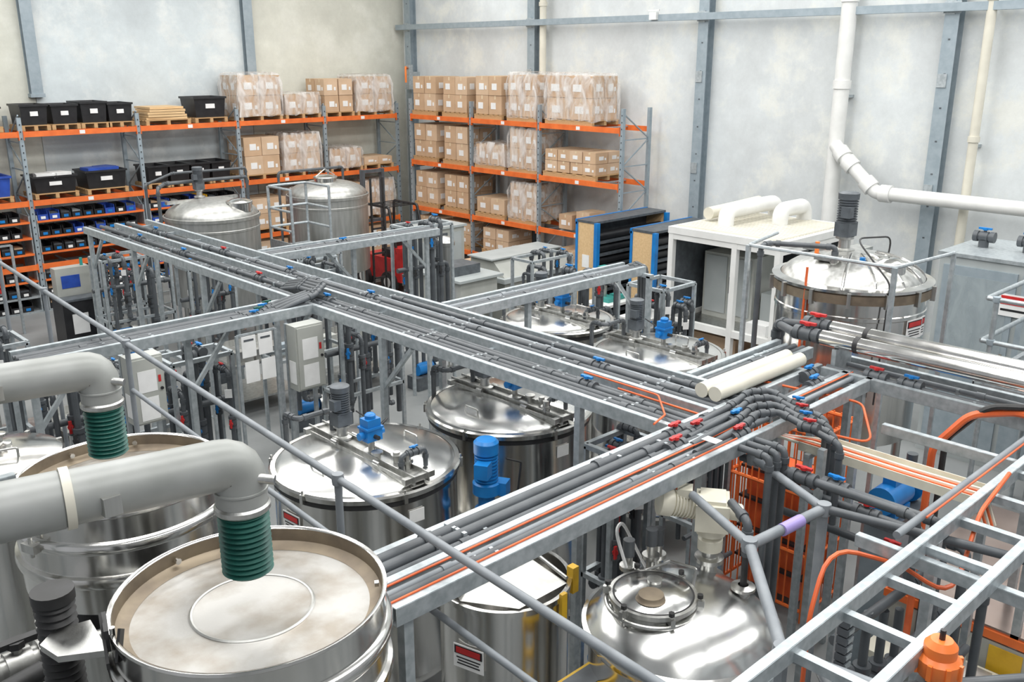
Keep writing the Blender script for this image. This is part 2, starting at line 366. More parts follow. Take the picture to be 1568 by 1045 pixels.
# ---------------------------------------------------------------- fittings
def valve(b,p,ax,r,col='blue',m='pipe'):
    p=Vector(p);ax=Vector(ax).normalized()
    b.cyl(p-ax*r*3,p+ax*r*3,r*1.35,m); b.cyl(p-ax*r*3.2,p-ax*r*1.8,r*1.75,m); b.cyl(p+ax*r*1.8,p+ax*r*3.2,r*1.75,m); b.cyl(p-ax*r*1.2,p+ax*r*1.2,r*1.65,m)
    u=Z if abs(ax.z)<.7 else Vector((-.7,-.7,0))
    b.cyl(p,p+u*r*2.8,r*.5,m,8); b.beam(p+u*r*2.6-ax*r*2,p+u*r*2.6+ax*r*2,r*.9,r*.6,col); b.cyl(p+u*r*2.1,p+u*r*2.8,r*.9,col,8)
def gmotor(b,x,y,z,m='dark',s=1.):
    b.lathe([(0,0),(.09*s,0),(.09*s,.02*s),(.05*s,.03*s),(.045*s,.1*s),(.075*s,.11*s),(.075*s,.13*s)],(x,y,z),'steel2',20)
    b.obox((x,y,z+.19*s),(.15*s,.13*s,.12*s),m)
    pr=[(.06*s,.25*s)]
    zz=.25*s
    for k in range(9): pr+= [(.083*s,zz),(.083*s,zz+.008*s),(.07*s,zz+.009*s),(.07*s,zz+.02*s)]; zz+=.021*s
    pr+=[(.085*s,zz),(.087*s,zz+.05*s),(.07*s,zz+.06*s),(0,zz+.06*s)]
    b.lathe(pr,(x,y,z),m,20)
    b.obox((x-.08*s,y-.04*s,z+.34*s),(.07*s,.08*s,.09*s),m)
def actuator(b,x,y,z,s=1.,m='blue'):
    b.cyl((x,y,z),(x,y,z+.12*s),.03*s,'steel2'); b.lathe([(0,0),(.07*s,0),(.07*s,.015*s),(0,.015*s)],(x,y,z),'steel2',16)
    b.obox((x,y,z+.17*s),(.16*s,.13*s,.11*s),m); b.obox((x,y,z+.235*s),(.18*s,.15*s,.02*s),m)
    b.obox((x,y,z+.28*s),(.14*s,.12*s,.08*s),m); b.lathe([(.05*s,0),(.05*s,.03*s),(.035*s,.045*s),(0,.05*s)],(x,y,z+.32*s),m,16)
    b.cyl((x-.13*s,y,z+.17*s),(x+.13*s,y,z+.17*s),.035*s,m); b.cyl((x,y-.12*s,z+.16*s),(x,y,z+.16*s),.02*s,'rub')
def sign(b,x,y,r,ang,z,w=.22,h=.17):
    a=math.radians(ang); c=Vector((x+(r+.012)*math.cos(a),y+(r+.012)*math.sin(a),z)); n=Vector((math.cos(a),math.sin(a),0))
    b.obox(c,(.006,w,h),'paper',rz=a); b.obox(c+n*.004+Z*h*.27,(.004,w*.92,h*.34),'black',rz=a); b.obox(c+n*.007+Z*h*.27,(.003,w*.8,h*.25),'red',rz=a)
    for k,f in enumerate((.8,.7,.76)): b.obox(c+n*.004-Z*h*(.05+.13*k),(.003,w*f,h*.05),'black',rz=a)
def plates(b,x,y,r,ang,z,w,h,m='paper'):
    a=math.radians(ang); b.obox((x+(r+.008)*math.cos(a),y+(r+.008)*math.sin(a),z),(.006,w,h),m,rz=a)
def legs(b,x,y,r,zb,n=4,rr=.04,ph=.6):
    for k in range(n):
        a=ph+2*math.pi*k/n; px=x+r*.86*math.cos(a);py=y+r*.86*math.sin(a)
        b.cyl((px,py,.01),(px,py,zb+.1),rr,'steel2'); b.cyl((px,py,0),(px,py,.02),rr*2,'steel2')
def mixtank(x,y,r,zr,zb=.5,body='steel',seed=0,motor='dark',sg=None):
    rs_=random.Random(seed)
    b=B('stainless_mixing_tank')
    b.lathe([(.04,zb-.25),(r*.5,zb-.12),(r,zb),(r,zb+.02),(r+.006,zb+.03),(r+.006,zb+.07),(r,zb+.08),(r,(zb+zr)/2),(r+.005,(zb+zr)/2+.01),(r+.005,(zb+zr)/2+.05),(r,(zb+zr)/2+.06),(r,zr-.10)],(x,y,0),body,64)
    b.lathe([(r,zr-.10),(r+.012,zr-.09),(r+.012,zr-.05),(r+.004,zr-.045)],(x,y,0),'rub',64)
    b.lathe([(r+.004,zr-.045),(r+.03,zr-.04),(r+.035,zr),(r+.02,zr+.015),(r-.02,zr+.015)],(x,y,0),'steel',64)
    b.lathe([(r-.02,zr+.012),(r-.06,zr+.03),(r*.5,zr+.055),(0,zr+.075)],(x,y,0),'lid',64)
    legs(b,x,y,r,zb)
    zt=zr+.075
    for s_ in (-1,1): b.beam((x+s_*.07,y-r,zt),(x+s_*.07,y+r,zt),.01,.08,'steel2')
    b.beam((x,y-r+.03,zt+.0),(x,y+r-.03,zt+.0),.14,.012,'dull')
    for s_ in (-1,1):
        b.beam((x-.15,y+s_*(r-.05),zt),(x+.15,y+s_*(r-.05),zt),.05,.05,'steel2')
        b.beam((x+s_*.11,y-r*.95,zr+.07),(x+s_*.11,y+r*.95,zr+.07),.01,.03,'steel2')
        hx=x+s_*r*.62; b.tube([(hx,y-.09,zr+.04),(hx,y-.09,zr+.1),(hx,y+.09,zr+.1),(hx,y+.09,zr+.04)],.009,'steel2',6,fil=.02)
        for t in (-.4,.4): b.cyl((x+s_*.11,y+t*r-.04,zr+.095),(x+s_*.11,y+t*r+.04,zr+.095),.018,'steel2',8)
    gmotor(b,x,y+r*.45,zt+.01,motor,1.0)
    actuator(b,x+.02,y-r*.08,zt+.01,.95)
    for k in range(3):
        py=y-r*(.3+.2*k); px=x+rs_.uniform(-.06,.06)
        b.cyl((px,py,zt),(px,py,zt+.07+.03*k),.03,'steel2'); b.cyl((px,py,zt+.06),(px,py,zt+.08),.05,'steel2')
    b.tube([(x-.03,y-r*.7,zt),(x-.03,y-r*.7,zt+.13),(x+.22,y-r*.7,zt+.13),(x+.22,y-r*.7,zr+.05)],.022,'pipe',8,sock='pipe')
    valve(b,(x+.1,y-r*.7,zt+.13),(1,0,0),.02,'blue')
    b.tube([(x+.05,y+r*.75,zt),(x+.05,y+r*.75,zt+.2),(x-.3,y+r*.75,zt+.2),(x-.3,y+r*1.02,zt+.2),(x-.3,y+r*1.02,zt-.6)],.025,'pipe',8,sock='pipe')
    b.tube([(x+.06,y-.05,zt+.15),(x+.2,y-.1,zt+.3),(x+.25,y+.15,zt+.12),(x+.12,y+.3,zt+.25)],.007,'rub',6,fil=.1)
    for k in range(6):
        a=k*math.pi/3+.3; px=x+(r+.03)*math.cos(a);py=y+(r+.03)*math.sin(a)
        b.obox((px,py,zr-.03),(.04,.03,.08),'steel2',rz=a); b.cyl((px,py,zr),(px,py,zr+.04),.01,'steel2',6)
    if sg: sign(b,x,y,r,sg,zr-.3)
    plates(b,x,y,r,265,zr-.22,.14,.11)
    b.done()
mixtank(4.18,6.21,.78,2.3,seed=1,sg=185)
mixtank(5.97,6.31,.80,2.3,seed=2)
mixtank(8.41,6.36,.75,2.3,seed=3)
mixtank(8.62,8.17,.71,2.3,seed=4,sg=200)
def dometank(x,y,r,zr,zb,name='stainless_storage_tank',body='dull',h=.33,lid=None):
    b=B(name)
    b.lathe([(.05,zb-.3),(r*.55,zb-.15),(r,zb),(r,zr-.25),(r+.01,zr-.24),(r+.01,zr-.2),(r,zr-.19),(r,zr-.04),(r+.03,zr-.03),(r+.03,zr+.03),(r,zr+.04)],(x,y,0),body,64)
    pr=[(r*.99*math.sin(t),zr+.02+h*(math.cos(t))) for t in [math.pi/2*(1-k/12) for k in range(13)]]; pr[-1]=(0,pr[-1][1])
    b.lathe(pr,(x,y,0),lid or body,64)
    legs(b,x,y,r,zb,4,.05)
    return b
b=dometank(8.43,17.5,.9,2.6,.9)
b.cyl((8.75,16.95,2.72),(8.75,16.95,2.9),.24,'steel',24); b.ring((8.75,16.95,2.9),.24,.02,'steel2',24); b.lathe([(.24,0),(.15,.05),(0,.07)],(8.75,16.95,2.9),'steel',24)
gmotor(b,8.3,17.7,2.95,'dark',1.2); b.beam((7.6,17.7,2.9),(9.1,17.7,2.9),.1,.06,'steel2')
b.tube([(9.45,17.9,0),(9.45,17.9,3.25),(7.7,17.9,3.25),(7.3,17.3,3.25),(7.3,17.3,1.5)],.035,'pipe',8,sock='pipe')
b.tube([(9.55,18.1,0),(9.55,18.1,3.4),(8.0,18.2,3.4),(7.2,17.6,3.3),(7.2,17.6,1.5)],.025,'pipe',8,sock='pipe')
b.done()
b=dometank(11.7,18.4,.9,2.6,.9)
b.cyl((11.6,18.3,2.88),(11.6,18.3,3.02),.25,'steel',24); b.ring((11.6,18.3,3.02),.25,.02,'steel2',24); b.lathe([(.25,0),(.15,.05),(0,.07)],(11.6,18.3,3.02),'steel',24); b.tube([(11.35,18.3,3.05),(11.6,18.3,3.2),(11.85,18.3,3.05)],.012,'steel2',6)
b.tube([(12.4,18.8,2.7),(12.4,18.8,3.15),(10.7,18.8,3.15),(10.7,18.8,1.0)],.03,'pipe',8,sock='pipe')
for k in range(4): b.beam((12.75+.0*k,18.2,.5+.6*k),(13.1,18.2,.5+.6*k),.04,.04,'rub')
b.beam((12.75,18.2,0),(12.75,18.2,2.9),.04,.04,'rub'); b.beam((13.1,18.2,0),(13.1,18.2,2.9),.04,.04,'rub'); b.done()
# ---- big right tank
x,y,r,zr=9.98,4.86,.82,3.13
b=dometank(x,y,r,zr,1.45,'stainless_process_vessel','steel',.36,'steel2')
b.lathe([(r+.0,zr-.06),(r+.045,zr-.05),(r+.045,zr+.05),(r,zr+.06)],(x,y,0),'tan',64)
b.lathe([(r+.02,zr+.06),(r+.06,zr+.07),(r+.06,zr+.1),(r*.96,zr+.12)],(x,y,0),'steel',64)
for k in range(14):
    a=2*math.pi*k/14; b.obox((x+(r+.06)*math.cos(a),y+(r+.06)*math.sin(a),zr),(.05,.04,.16),'steel2',rz=a)
for k in range(5):
    a=math.radians(200+k*25); pts=[(x+r*.97*math.sin(t)*math.cos(a),y+r*.97*math.sin(t)*math.sin(a),zr+.04+.36*math.cos(t)) for t in (1.45,1.2,.95,.7,.45,.3)]
    b.tube(pts,.018,'steel',8)
gmotor(b,x-.02,y+.12,zr+.36,'dark',1.35)
b.beam((x-.5,y+.12,zr+.34),(x+.5,y+.12,zr+.34),.2,.04,'steel2'); b.beam((x-.02,y-.4,zr+.35),(x-.02,y+.6,zr+.35),.1,.05,'steel2')
b.cyl((x-.12,y-.48,zr+.15),(x-.12,y-.48,zr+.34),.17,'steel',24); b.ring((x-.12,y-.48,zr+.34),.17,.018,'steel2',24); b.lathe([(.17,0),(.1,.04),(0,.05)],(x-.12,y-.48,zr+.34),'steel',24)
b.cyl((x-.45,y+.0,zr+.1),(x-.45,y,zr+.38),.05,'steel2'); b.cyl((x-.45,y+.0,zr+.36),(x-.45,y,zr+.39),.09,'steel2')
b.cyl((x-.3,y-.25,zr+.1),(x-.3,y-.25,zr+.38),.03,'blue'); b.cyl((x-.2,y+.35,zr+.1),(x-.2,y+.35,zr+.46),.025,'oval')
b.tube([(x-.45,y,zr+.38),(x-.45,y,zr+.48),(x-.75,y+.6,zr+.48),(x-.95,y+.62,zr+.48),(x-.95,y+.62,1.2)],.03,'pipe',10,sock='pipe')
b.tube([(x+.2,y-.3,zr+.3),(x+.25,y-.3,zr+.55),(x-.4,y-.2,zr+.6),(x-.55,y-.7,zr+.2),(x-.62,y-.7,2)],.01,'rub',6,fil=.15)
b.tube([(x-.84,y+.1,zr+.3),(x-.88,y+.1,1.7)],.014,'ohose',6)
sign(b,x,y,r,262,zr-.35,.28,.22); sign(b,x,y,r,274,zr-.35,.14,.22)
b.done()
b=B('vessel_top_guard_frame')
for (px,py) in ((9.02,3.95),(9.0,5.62)): b.beam((px,py,0),(px,py,3.6),.045,.045,'galv')
b.tube([(10.2,3.85,3.6),(9.02,3.95,3.6),(9.0,5.62,3.6),(9.9,5.8,3.6)],.02,'galv',8,fil=.08)
b.beam((10.2,3.85,0),(10.2,3.85,3.6),.04,.04,'galv'); b.done()
# ---- front domed tank
x,y,r,zr=4.46,3.08,.60,2.08
b=B('stainless_pressure_vessel')
b.lathe([(.04,.3),(r*.5,.4),(r,.5),(r,zr-.12),(r+.02,zr-.1),(r+.05,zr-.04),(r+.05,zr-.01),(r+.02,zr+.0)],(x,y,0),'steel',72)
b.lathe([(r+.02,zr-.002),(r*.96,zr+.05),(r*.86,zr+.11),(r*.6,zr+.17),(r*.3,zr+.195),(0,zr+.2)],(x,y,0),'lid',72)
legs(b,x,y,r,.5)
c=(x-.18,y+.10,zr)
b.lathe([(.255,.10),(.255,.2),(.285,.205),(.285,.235),(.262,.237)],c,'steel2',48)
b.lathe([(.262,.238),(.255,.232),(.248,.24),(.1,.272),(0,.278)],c,'lid',48)
b.ring((c[0],c[1],zr+.17),.30,.014,'steel2',48); b.lathe([(.262,.2385),(.25,.2385)],c,'rub',48)
b.lathe([(0,.292),(.080,.290),(.085,.27),(.1,.258)],(x-.27,y+.05,zr),'tan',28); b.lathe([(.0,0),(.045,0),(.05,.03),(0,.035)],(x-.12,y+.14,zr+.265),'steel2',20)
for k in range(6):
    a=k*math.pi/3; px=c[0]+.295*math.cos(a);py=c[1]+.295*math.sin(a); b.obox((px,py,zr+.21),(.06,.03,.05),'steel2',rz=a); b.cyl((px,py,zr+.13),(px,py,zr+.27),.011,'steel2',6); b.cyl((px,py,zr+.25),(px,py,zr+.275),.02,'rub',6)
b.tube([(c[0]+.29,c[1]-.1,zr+.2),(c[0]+.35,c[1]-.08,zr+.3),(c[0]+.3,c[1]+.1,zr+.3),(c[0]+.2,c[1]+.22,zr+.22)],.01,'steel2',6)
mx,my=x+.46,y+.12
b.lathe([(0,0),(.11,0),(.11,.02),(.06,.03),(.055,.12),(.1,.13),(.1,.16),(.06,.17),(.06,.24)],(mx,my,zr+.08),'steel2',24)
b.lathe([(.04,.2),(.085,.22),(.085,.30),(.065,.32),(.10,.34),(.10,.39),(.06,.41)],(mx,my,zr+.08),'creamp',24)
b.obox((mx,my,zr+.58),(.27,.22,.19),'creamp',rz=.6); b.obox((mx,my,zr+.685),(.21,.17,.03),'creamp',rz=.6)
dx=Vector((-.62,.50,.16)).normalized(); p0=Vector((mx,my,zr+.60))
pr=[(.0,.1),(.09,.1)]; zz=.12
for k in range(8): pr+=[(.09,zz),(.09,zz+.008),(.078,zz+.009),(.078,zz+.02)]; zz+=.022
pr+=[(.096,zz),(.096,zz+.08),(.07,zz+.09),(0,zz+.09)]
b.lathe(pr,p0,'creamp',22,dx); b.obox(p0+dx*.2+Z*.1,(.11,.1,.06),'creamp',rz=.6)
b.cyl(p0,p0-dx*.2,.06,'creamp',16)
for (px,py,h) in ((x+.12,y+.36,.36),(x-.02,y+.44,.3),(x+.25,y+.40,.3)):
    b.cyl((px,py,zr+.05),(px,py,zr+h),.03,'steel2'); b.cyl((px,py,zr+h-.1),(px,py,zr+h-.07),.06,'steel2'); b.cyl((px,py,zr+h),(px,py,zr+h+.12),.04,'pipe')
px,py=x+.36,y-.22
b.lathe([(0,0),(.09,0),(.09,.025),(.05,.03),(.045,.09),(.08,.1),(.08,.12),(.035,.13)],(px,py,zr+.08),'steel2',22)
b.cyl((px,py,zr+.2),(px,py,zr+.45),.022,'rub'); b.tube([(px,py,zr+.42),(px,py,zr+.66),(px+.1,py+.2,zr+.70)],.03,'pipe',10,sock='pipe')
b.tube([(x+.2,y+.45,zr+.1),(x+.1,y+.6,zr+.45),(x-.1,y+.5,zr+.5),(x-.05,y+.42,zr+.2)],.012,'paper',6,fil=.1)
sign(b,x,y,r,196,zr-.30,.26,.2); b.done()
x,y,r,zr=3.98,4.26,.46,2.1
b=B('open_top_stainless_tank')
b.lathe([(0,.35),(r,.4),(r,zr-.05),(r+.02,zr-.04),(r+.02,zr),(r-.01,zr),(r-.015,zr-.02),(r-.015,zr-.6),(0,zr-.62)],(x,y,0),'steel',60)
legs(b,x,y,r,.4)
b.add([(x-r*.98,y-.05,zr+.01),(x-r*.5,y-r*.85,zr+.01),(x+r*.5,y-r*.85,zr+.01),(x+r*.5,y+.02,zr+.06),(x-r*.9,y+.1,zr+.06)],[(0,1,2,3,4)],'dull')
b.tube([(x-r*.98,y-.02,zr+.04),(x-.1,y+.05,zr+.12),(x+r*.6,y-.02,zr+.08),(x+r*.55,y-r*.8,zr+.03)],.014,'steel2',8)
b.obox((x+.1,y-r-.02,zr-.1),(.05,.03,.25),'yellow'); b.obox((x+.34,y-r*.75,zr-.02),(.06,.06,.2),'yellow')
sign(b,x,y,r,196,zr-.4,.24,.18); b.done()
b=B('yellow_step_ladder')
bx0,by0=3.86,3.30
for s_ in (-1,1):
    b.beam((bx0+s_*.2,by0-.35,0),(bx0+s_*.14,by0+.05,1.75),.03,.06,'yellow'); b.beam((bx0+s_*.2,by0+.4,0),(bx0+s_*.14,by0+.08,1.7),.025,.04,'yellow')
for k in range(6):
    t=(k+1)/6.5; b.beam((bx0-.19,by0-.35+.4*t,1.75*t),(bx0+.19,by0-.35+.4*t,1.75*t),.09,.025,'yellow')
b.obox((bx0,by0+.07,1.77),(.34,.2,.03),'yellow'); b.obox((bx0,by0+.07,1.787),(.28,.15,.01),'dark'); b.done()
# ---------------------------------------------------------------- overhead pipe racks
ZR=2.95
def cluster(name,axis,a0,a1,chs,pipes,z=ZR,step=.9,struts=True):
    b=B(name)
    def P(a,c,zz): return (c,a,zz) if axis=='y' else (a,c,zz)
    for c in chs: b.chan(P(a0,c,z),P(a1,c,z),.05,.10,'galv')
    a=a0+.1
    while a<a1 and struts:
        b.beam(P(a,min(chs),z-.03),P(a,max(chs),z-.03),.045,.04,'galv'); a+=step
    for (c,r,m,s0,s1,dz) in pipes:
        zz=z+.0+dz+r
        b.cyl(P(a0+s0,c,zz),P(a1-s1,c,zz),r,m,10)
        n=int((a1-a0)/1.4)
        if r<.015: continue
        for k in range(n):
            a=a0+s0+.4+k*1.4+U(0,.6)
            if a<a1-s1-.2:
                b.cyl(P(a,c,zz),P(a+.07,c,zz),r*1.3,m,10)
                b.beam(P(a+.2,c,zz-.01),P(a+.225,c,zz-.01),r*2.5,r*2.2,'galv')
    return b
b=cluster('overhead_pipe_rack','y',3.5,15.5,[5.28,5.78,6.30],[(5.36,.034,'pipe',0,0,-.01),(5.45,.03,'pipe',0,6.4,-.01),(5.54,.03,'pipe',0,0,-.01),(5.62,.022,'pipe',1,0,-.01),(5.70,.009,'ohose',0,10.8,.0),(5.88,.03,'pipe',0,3.9,-.01),(5.98,.034,'pipe',0,0,-.01),(6.08,.022,'pipel',0,2,-.01),(6.18,.03,'pipe',0,7,-.01)])
posts=[(5.28,7.45),(6.30,7.75),(5.28,9.3),(5.28,11.4),(6.3,11.4),(5.28,13.6),(6.3,13.6),(5.28,15.3),(6.3,15.3),(5.28,4.75),(6.3,4.75),(5.28,3.55),(6.30,3.55)]
for (px,py) in posts: b.beam((px,py,0),(px,py,ZR-.05),.06,.06,'galv'); b.obox((px,py,.006),(.15,.15,.012),'galv')
for (px,py) in posts[:8]: b.beam((px,py,ZR-.6),(px,py-.5,ZR-.06),.04,.04,'galv')
for y0 in (5.0,8.6,10.2,12.3,14.2):
    for dx_ in (.26,.7): valve(b,(5.28+dx_,y0+U(-.3,.3),ZR+.02),(0,1,0),.03,random.choice(['blue','red','blue']))
b.done()
b=cluster('overhead_pipe_rack','x',2.3,5.26,[8.72,9.14],[(8.79,.034,'pipe',0,0,-.01),(8.88,.03,'pipe',0,0,-.01),(8.97,.03,'pipe',0,0,-.01),(9.06,.022,'pipe',0,0,-.01)])
for px in (2.4,3.9):
    b.beam((px,8.93,0),(px,8.93,ZR-.05),.06,.06,'galv'); b.beam((px,8.93,ZR-.7),(px+.5,8.93,ZR-.06),.04,.04,'galv')
b.done()
b=B('pipe_junction_elbows')
for k,c in enumerate((8.79,8.88,8.97,9.06)):
    b.tube([(4.9,c,ZR+.03),(5.10+.05*k,c,ZR+.08),(5.40+.09*k,c,ZR+.14),(5.45+.09*k,c+.5,ZR+.11),(5.45+.09*k,c+.9,ZR+.02)],.028,'pipe',10,fil=.09,sock='pipe')
    valve(b,(4.6+.1*k,c,ZR+.02),(1,0,0),.026,'teal' if k%2 else 'blue')
b.done()
b=cluster('overhead_pipe_rack','x',6.34,9.45,[7.42,7.78],[(7.48,.034,'pipe',0,0,-.01),(7.57,.03,'pipe',0,0,-.01),(7.66,.03,'pipel',0,0,-.01)])
b.beam((9.4,7.3,0),(9.4,7.3,ZR-.05),.06,.06,'galv'); b.beam((9.4,7.25,ZR-.05),(9.4,7.8,ZR-.05),.06,.05,'galv'); b.beam((9.4,7.3,ZR-.75),(8.9,7.42,ZR-.06),.04,.04,'galv'); b.beam((7.4,7.5,ZR-.05),(7.4,7.5,0),.06,.06,'galv')
for k in range(3): b.tube([(9.4,7.48+.09*k,ZR+.03),(9.55+.05*k,7.48+.09*k,ZR+.03),(9.6+.05*k,7.48+.09*k,1.6)],.03,'pipe',10,sock='pipe'); valve(b,(9.6+.05*k,7.48+.09*k,2.3-.2*k),(0,0,1),.03,'blue')
b.done()
b=cluster('overhead_pipe_rack','x',6.34,9.3,[11.45,11.85],[(11.52,.034,'pipe',0,0,-.01),(11.61,.03,'pipe',0,0,-.01),(11.7,.03,'pipe',0,0,-.01),(11.79,.022,'pipel',0,0,-.01)])
for px in (7.8,9.2): b.beam((px,11.65,0),(px,11.65,ZR-.05),.06,.06,'galv'); b.beam((px,11.65,ZR-.6),(px-.5,11.65,ZR-.06),.04,.04,'galv')
valve(b,(7.6,11.61,ZR+.02),(1,0,0),.03,'blue'); b.done()
b=cluster('overhead_pipe_rack','x',6.34,7.8,[4.12,4.46],[(4.2,.03,'pipe',0,0,-.01),(4.29,.03,'pipe',0,0,-.01),(4.38,.022,'galv',0,0,-.01)])
b.beam((7.7,4.3,0),(7.7,4.3,ZR-.04),.06,.06,'galv'); b.beam((7.2,4.3,ZR-.06),(7.7,4.3,ZR-.7),.04,.04,'galv'); b.done()
b=cluster('overhead_pipe_rack','x',2.35,7.4,[3.32,3.54,3.81],[(3.75,.037,'pipe',0,1.2,0),(3.665,.037,'pipe',0,1.6,0),(3.595,.026,'pipe',0,0,0),(3.50,.007,'ohose',0,0,.04),(3.46,.022,'pipel',0,0,0),(3.40,.028,'pipe',0,1.9,0),(3.35,.007,'ohose',0,2,.05)],step=.8)
for px in (2.45,7.3):
    for py in (3.36,3.78): b.beam((px,py,0),(px,py,ZR-.05),.06,.06,'galv')
for k in range(2): b.cyl((5.95,3.92+.13*k,ZR+.10),(7.25,3.92+.13*k,ZR+.10),.062,'cream',16)
b.beam((5.9,3.98,ZR),(7.3,3.98,ZR),.3,.02,'galv')
for px,c,m in ((5.2,3.75,'red'),(5.35,3.665,'red'),(5.0,3.59,'red'),(5.5,3.40,'red'),(5.75,3.59,'blue'),(7.1,3.75,'blue'),(6.9,3.59,'blue')): valve(b,(px,c,ZR+.03),(1,0,0),.03,m)
b.beam((5.1,3.3,ZR+.13),(5.1,3.42,ZR+.13),.08,.003,'paper'); b.done()
b=B('pipe_manifold')
for k in range(4):
    yy=3.42+.10*k; b.tube([(5.0+.1*k,yy,ZR+.04),(5.6+.1*k,yy,ZR+.08),(5.75+.12*k,yy,ZR+.13),(5.9+.12*k,yy-.1,ZR+.13),(5.9+.12*k,yy-.6,ZR+.02),(5.9+.12*k,yy-.6,ZR-.6)],.026,'pipe',10,fil=.07,sock='pipe')
    valve(b,(5.9+.12*k,yy-.35,ZR+.08),(0,1,-.1),.024,['red','blue','red','blue'][k])
for k in range(3): b.tube([(5.35+.1*k,3.3,ZR+.02),(5.35+.1*k,3.05,ZR+.02),(5.35+.1*k,3.05,1.4),(5.8,3.05,1.2)],.026,'pipe',10,sock='pipe')
b.beam((5.9,2.95,0),(5.9,2.95,2.9),.05,.05,'galv')
b.done()
b=cluster('overhead_pipe_rack','y',.4,3.75,[7.34,7.80],[(7.42,.03,'pipe',0,0,0),(7.66,.022,'pipel',0,0,0)])
for k in range(2):
    xx=7.48+.17*k; b.cyl((xx,.4,3.22+.05*k),(xx,3.85,3.22+.05*k),.07,'steel',20)
    for yy in (1.3,2.0,3.5): b.cyl((xx,yy,3.22+.05*k),(xx,yy+.04,3.22+.05*k),.075,'rub',20)
    b.tube([(xx,3.85,3.22+.05*k),(xx,4.1,3.2+.05*k),(xx+.5-.1*k,4.6,3.1),(xx+.5-.1*k,4.6,2.2)],.04,'pipe',12,sock='pipe')
    valve(b,(xx,4.0,3.22+.05*k),(0,1,0),.038,'red')
for py in (.5,2.1,3.7): b.beam((7.57,py,ZR-.02),(7.57,py,3.15),.3,.04,'galv'); b.beam((7.8,py,0),(7.8,py,ZR-.05),.06,.06,'galv')
valve(b,(7.42,3.3,3.0),(0,1,0),.03,'red'); valve(b,(7.42,3.0,3.0),(0,1,0),.03,'blue'); b.done()
b=B('cable_tray')
b.beam((6.33,1.95,2.70),(6.33,3.3,2.70),.26,.01,'creamp')
for s_ in (-1,1): b.beam((6.33+.13*s_,1.95,2.73),(6.33+.13*s_,3.3,2.73),.008,.07,'creamp')
for k in range(5): b.tube([(6.24+.045*k,1.9,2.5),(6.24+.045*k,2.0,2.735),(6.25+.04*k,2.5,2.73),(6.24+.045*k,3.25,2.735),(6.1,3.5,2.8)],.012,'ohose' if k%2 else 'creamp',6)
for yy in (2.0,3.2): b.beam((6.15,yy,2.68),(6.5,yy,2.68),.04,.04,'galv'); b.beam((6.5,yy,0),(6.5,yy,2.68),.05,.05,'galv')
b.done()
b=B('overhead_support_frame')
for yy in (1.42,1.84): b.chan((2.9,yy,2.92),(7.3,yy,2.92),.05,.09,'galv')
xx=3.1
while xx<7.2: b.beam((xx,1.42,2.90),(xx,1.84,2.90),.05,.05,'galv'); xx+=.48
b.chan((4.95,.6,2.84),(4.95,2.2,2.84),.05,.07,'galv'); b.chan((6.75,.4,2.84),(6.75,2.9,2.84),.05,.07,'galv')
for (px,py) in ((3.35,1.42),(3.35,1.84),(5.2,1.84),(7.15,1.42),(7.15,1.84)): b.beam((px,py,0),(px,py,2.88),.06,.06,'galv')
b.cyl((4.9,1.95,2.98),(7.2,1.95,2.98),.024,'pipel'); b.cyl((5.2,1.91,3.0),(7.0,1.91,3.0),.007,'ohose',8)
b.done()
b=B('grey_tubular_pipe_frame')
def joint(p): b.lathe([(0,-.05),(.045,-.04),(.05,0),(.045,.04),(0,.05)],p,'pipel',12)
A=(4.45,2.62,2.82);C=(3.66,1.93,2.82);D=(5.2,2.55,2.82);E=(5.56,3.3,2.82)
b.tube([A,C],.034,'pipel'); b.tube([A,D],.034,'pipel'); b.tube([D,E],.03,'pipel'); b.tube([A,(4.75,3.25,2.82)],.03,'pipel'); b.tube([C,(3.9,.5,2.82)],.034,'pipel'); b.tube([D,(5.5,1.2,2.82)],.03,'pipe')
for k,(xx,zz) in enumerate(((5.56,2.80),(5.75,2.72),(5.95,2.5),(6.1,2.2))): b.tube([(xx,3.4,zz),(xx,2.6-.2*k,zz),(xx,2.1-.1*k,zz),(xx,2.1-.1*k,zz-.5-.2*k),(xx+.3,2.1-.1*k,zz-.5-.2*k)],.032,'pipe',10,sock='pipe'); valve(b,(xx,2.9-.15*k,zz),(0,1,0),.03,['red','blue','red','red'][k])
for p in (A,C,D,E): joint(p)
b.beam((3.66,1.93,0),(3.66,1.93,2.8),.05,.05,'pipel'); b.beam((5.2,2.55,0),(5.2,2.55,2.8),.05,.05,'pipel'); b.cyl((4.75,2.585,2.82),(4.95,2.57,2.82),.04,'purple')
for k in range(4): b.tube([(5.0+.25*k,2.2,2.3-.1*k),(5.0+.25*k,2.2,1.2),(5.3+.25*k,2.2,1.1)],.03,'pipe',10,sock='pipe'); valve(b,(5.0+.25*k,2.2,1.8-.1*k),(0,0,1),.034,'red')
b.tube([(4.8,2.2,2.2),(6.4,2.2,2.1)],.035,'pipe',10); b.tube([(4.8,2.2,1.6),(6.4,2.2,1.6)],.035,'pipe',10)
b.done()
b=B('orange_hose')
b.tube([(4.35,2.15,1.2),(4.35,2.15,2.6),(4.6,2.2,2.93),(5.0,1.95,2.75),(5.2,1.70,2.55),(5.6,1.75,2.95),(6.2,1.8,3.0)],.014,'ohose',8,fil=.25)
b.tube([(7.0,2.6,1.0),(7.0,2.6,2.7),(7.1,2.4,3.0),(7.3,2.1,3.05),(7.2,1.7,2.95),(7.0,1.2,2.6)],.03,'ohose',8,fil=.2)
b.tube([(7.1,2.55,1.0),(7.1,2.55,2.75),(7.15,2.3,3.08),(7.4,1.9,3.1),(7.4,1.2,3.0)],.025,'rub',8,fil=.2)
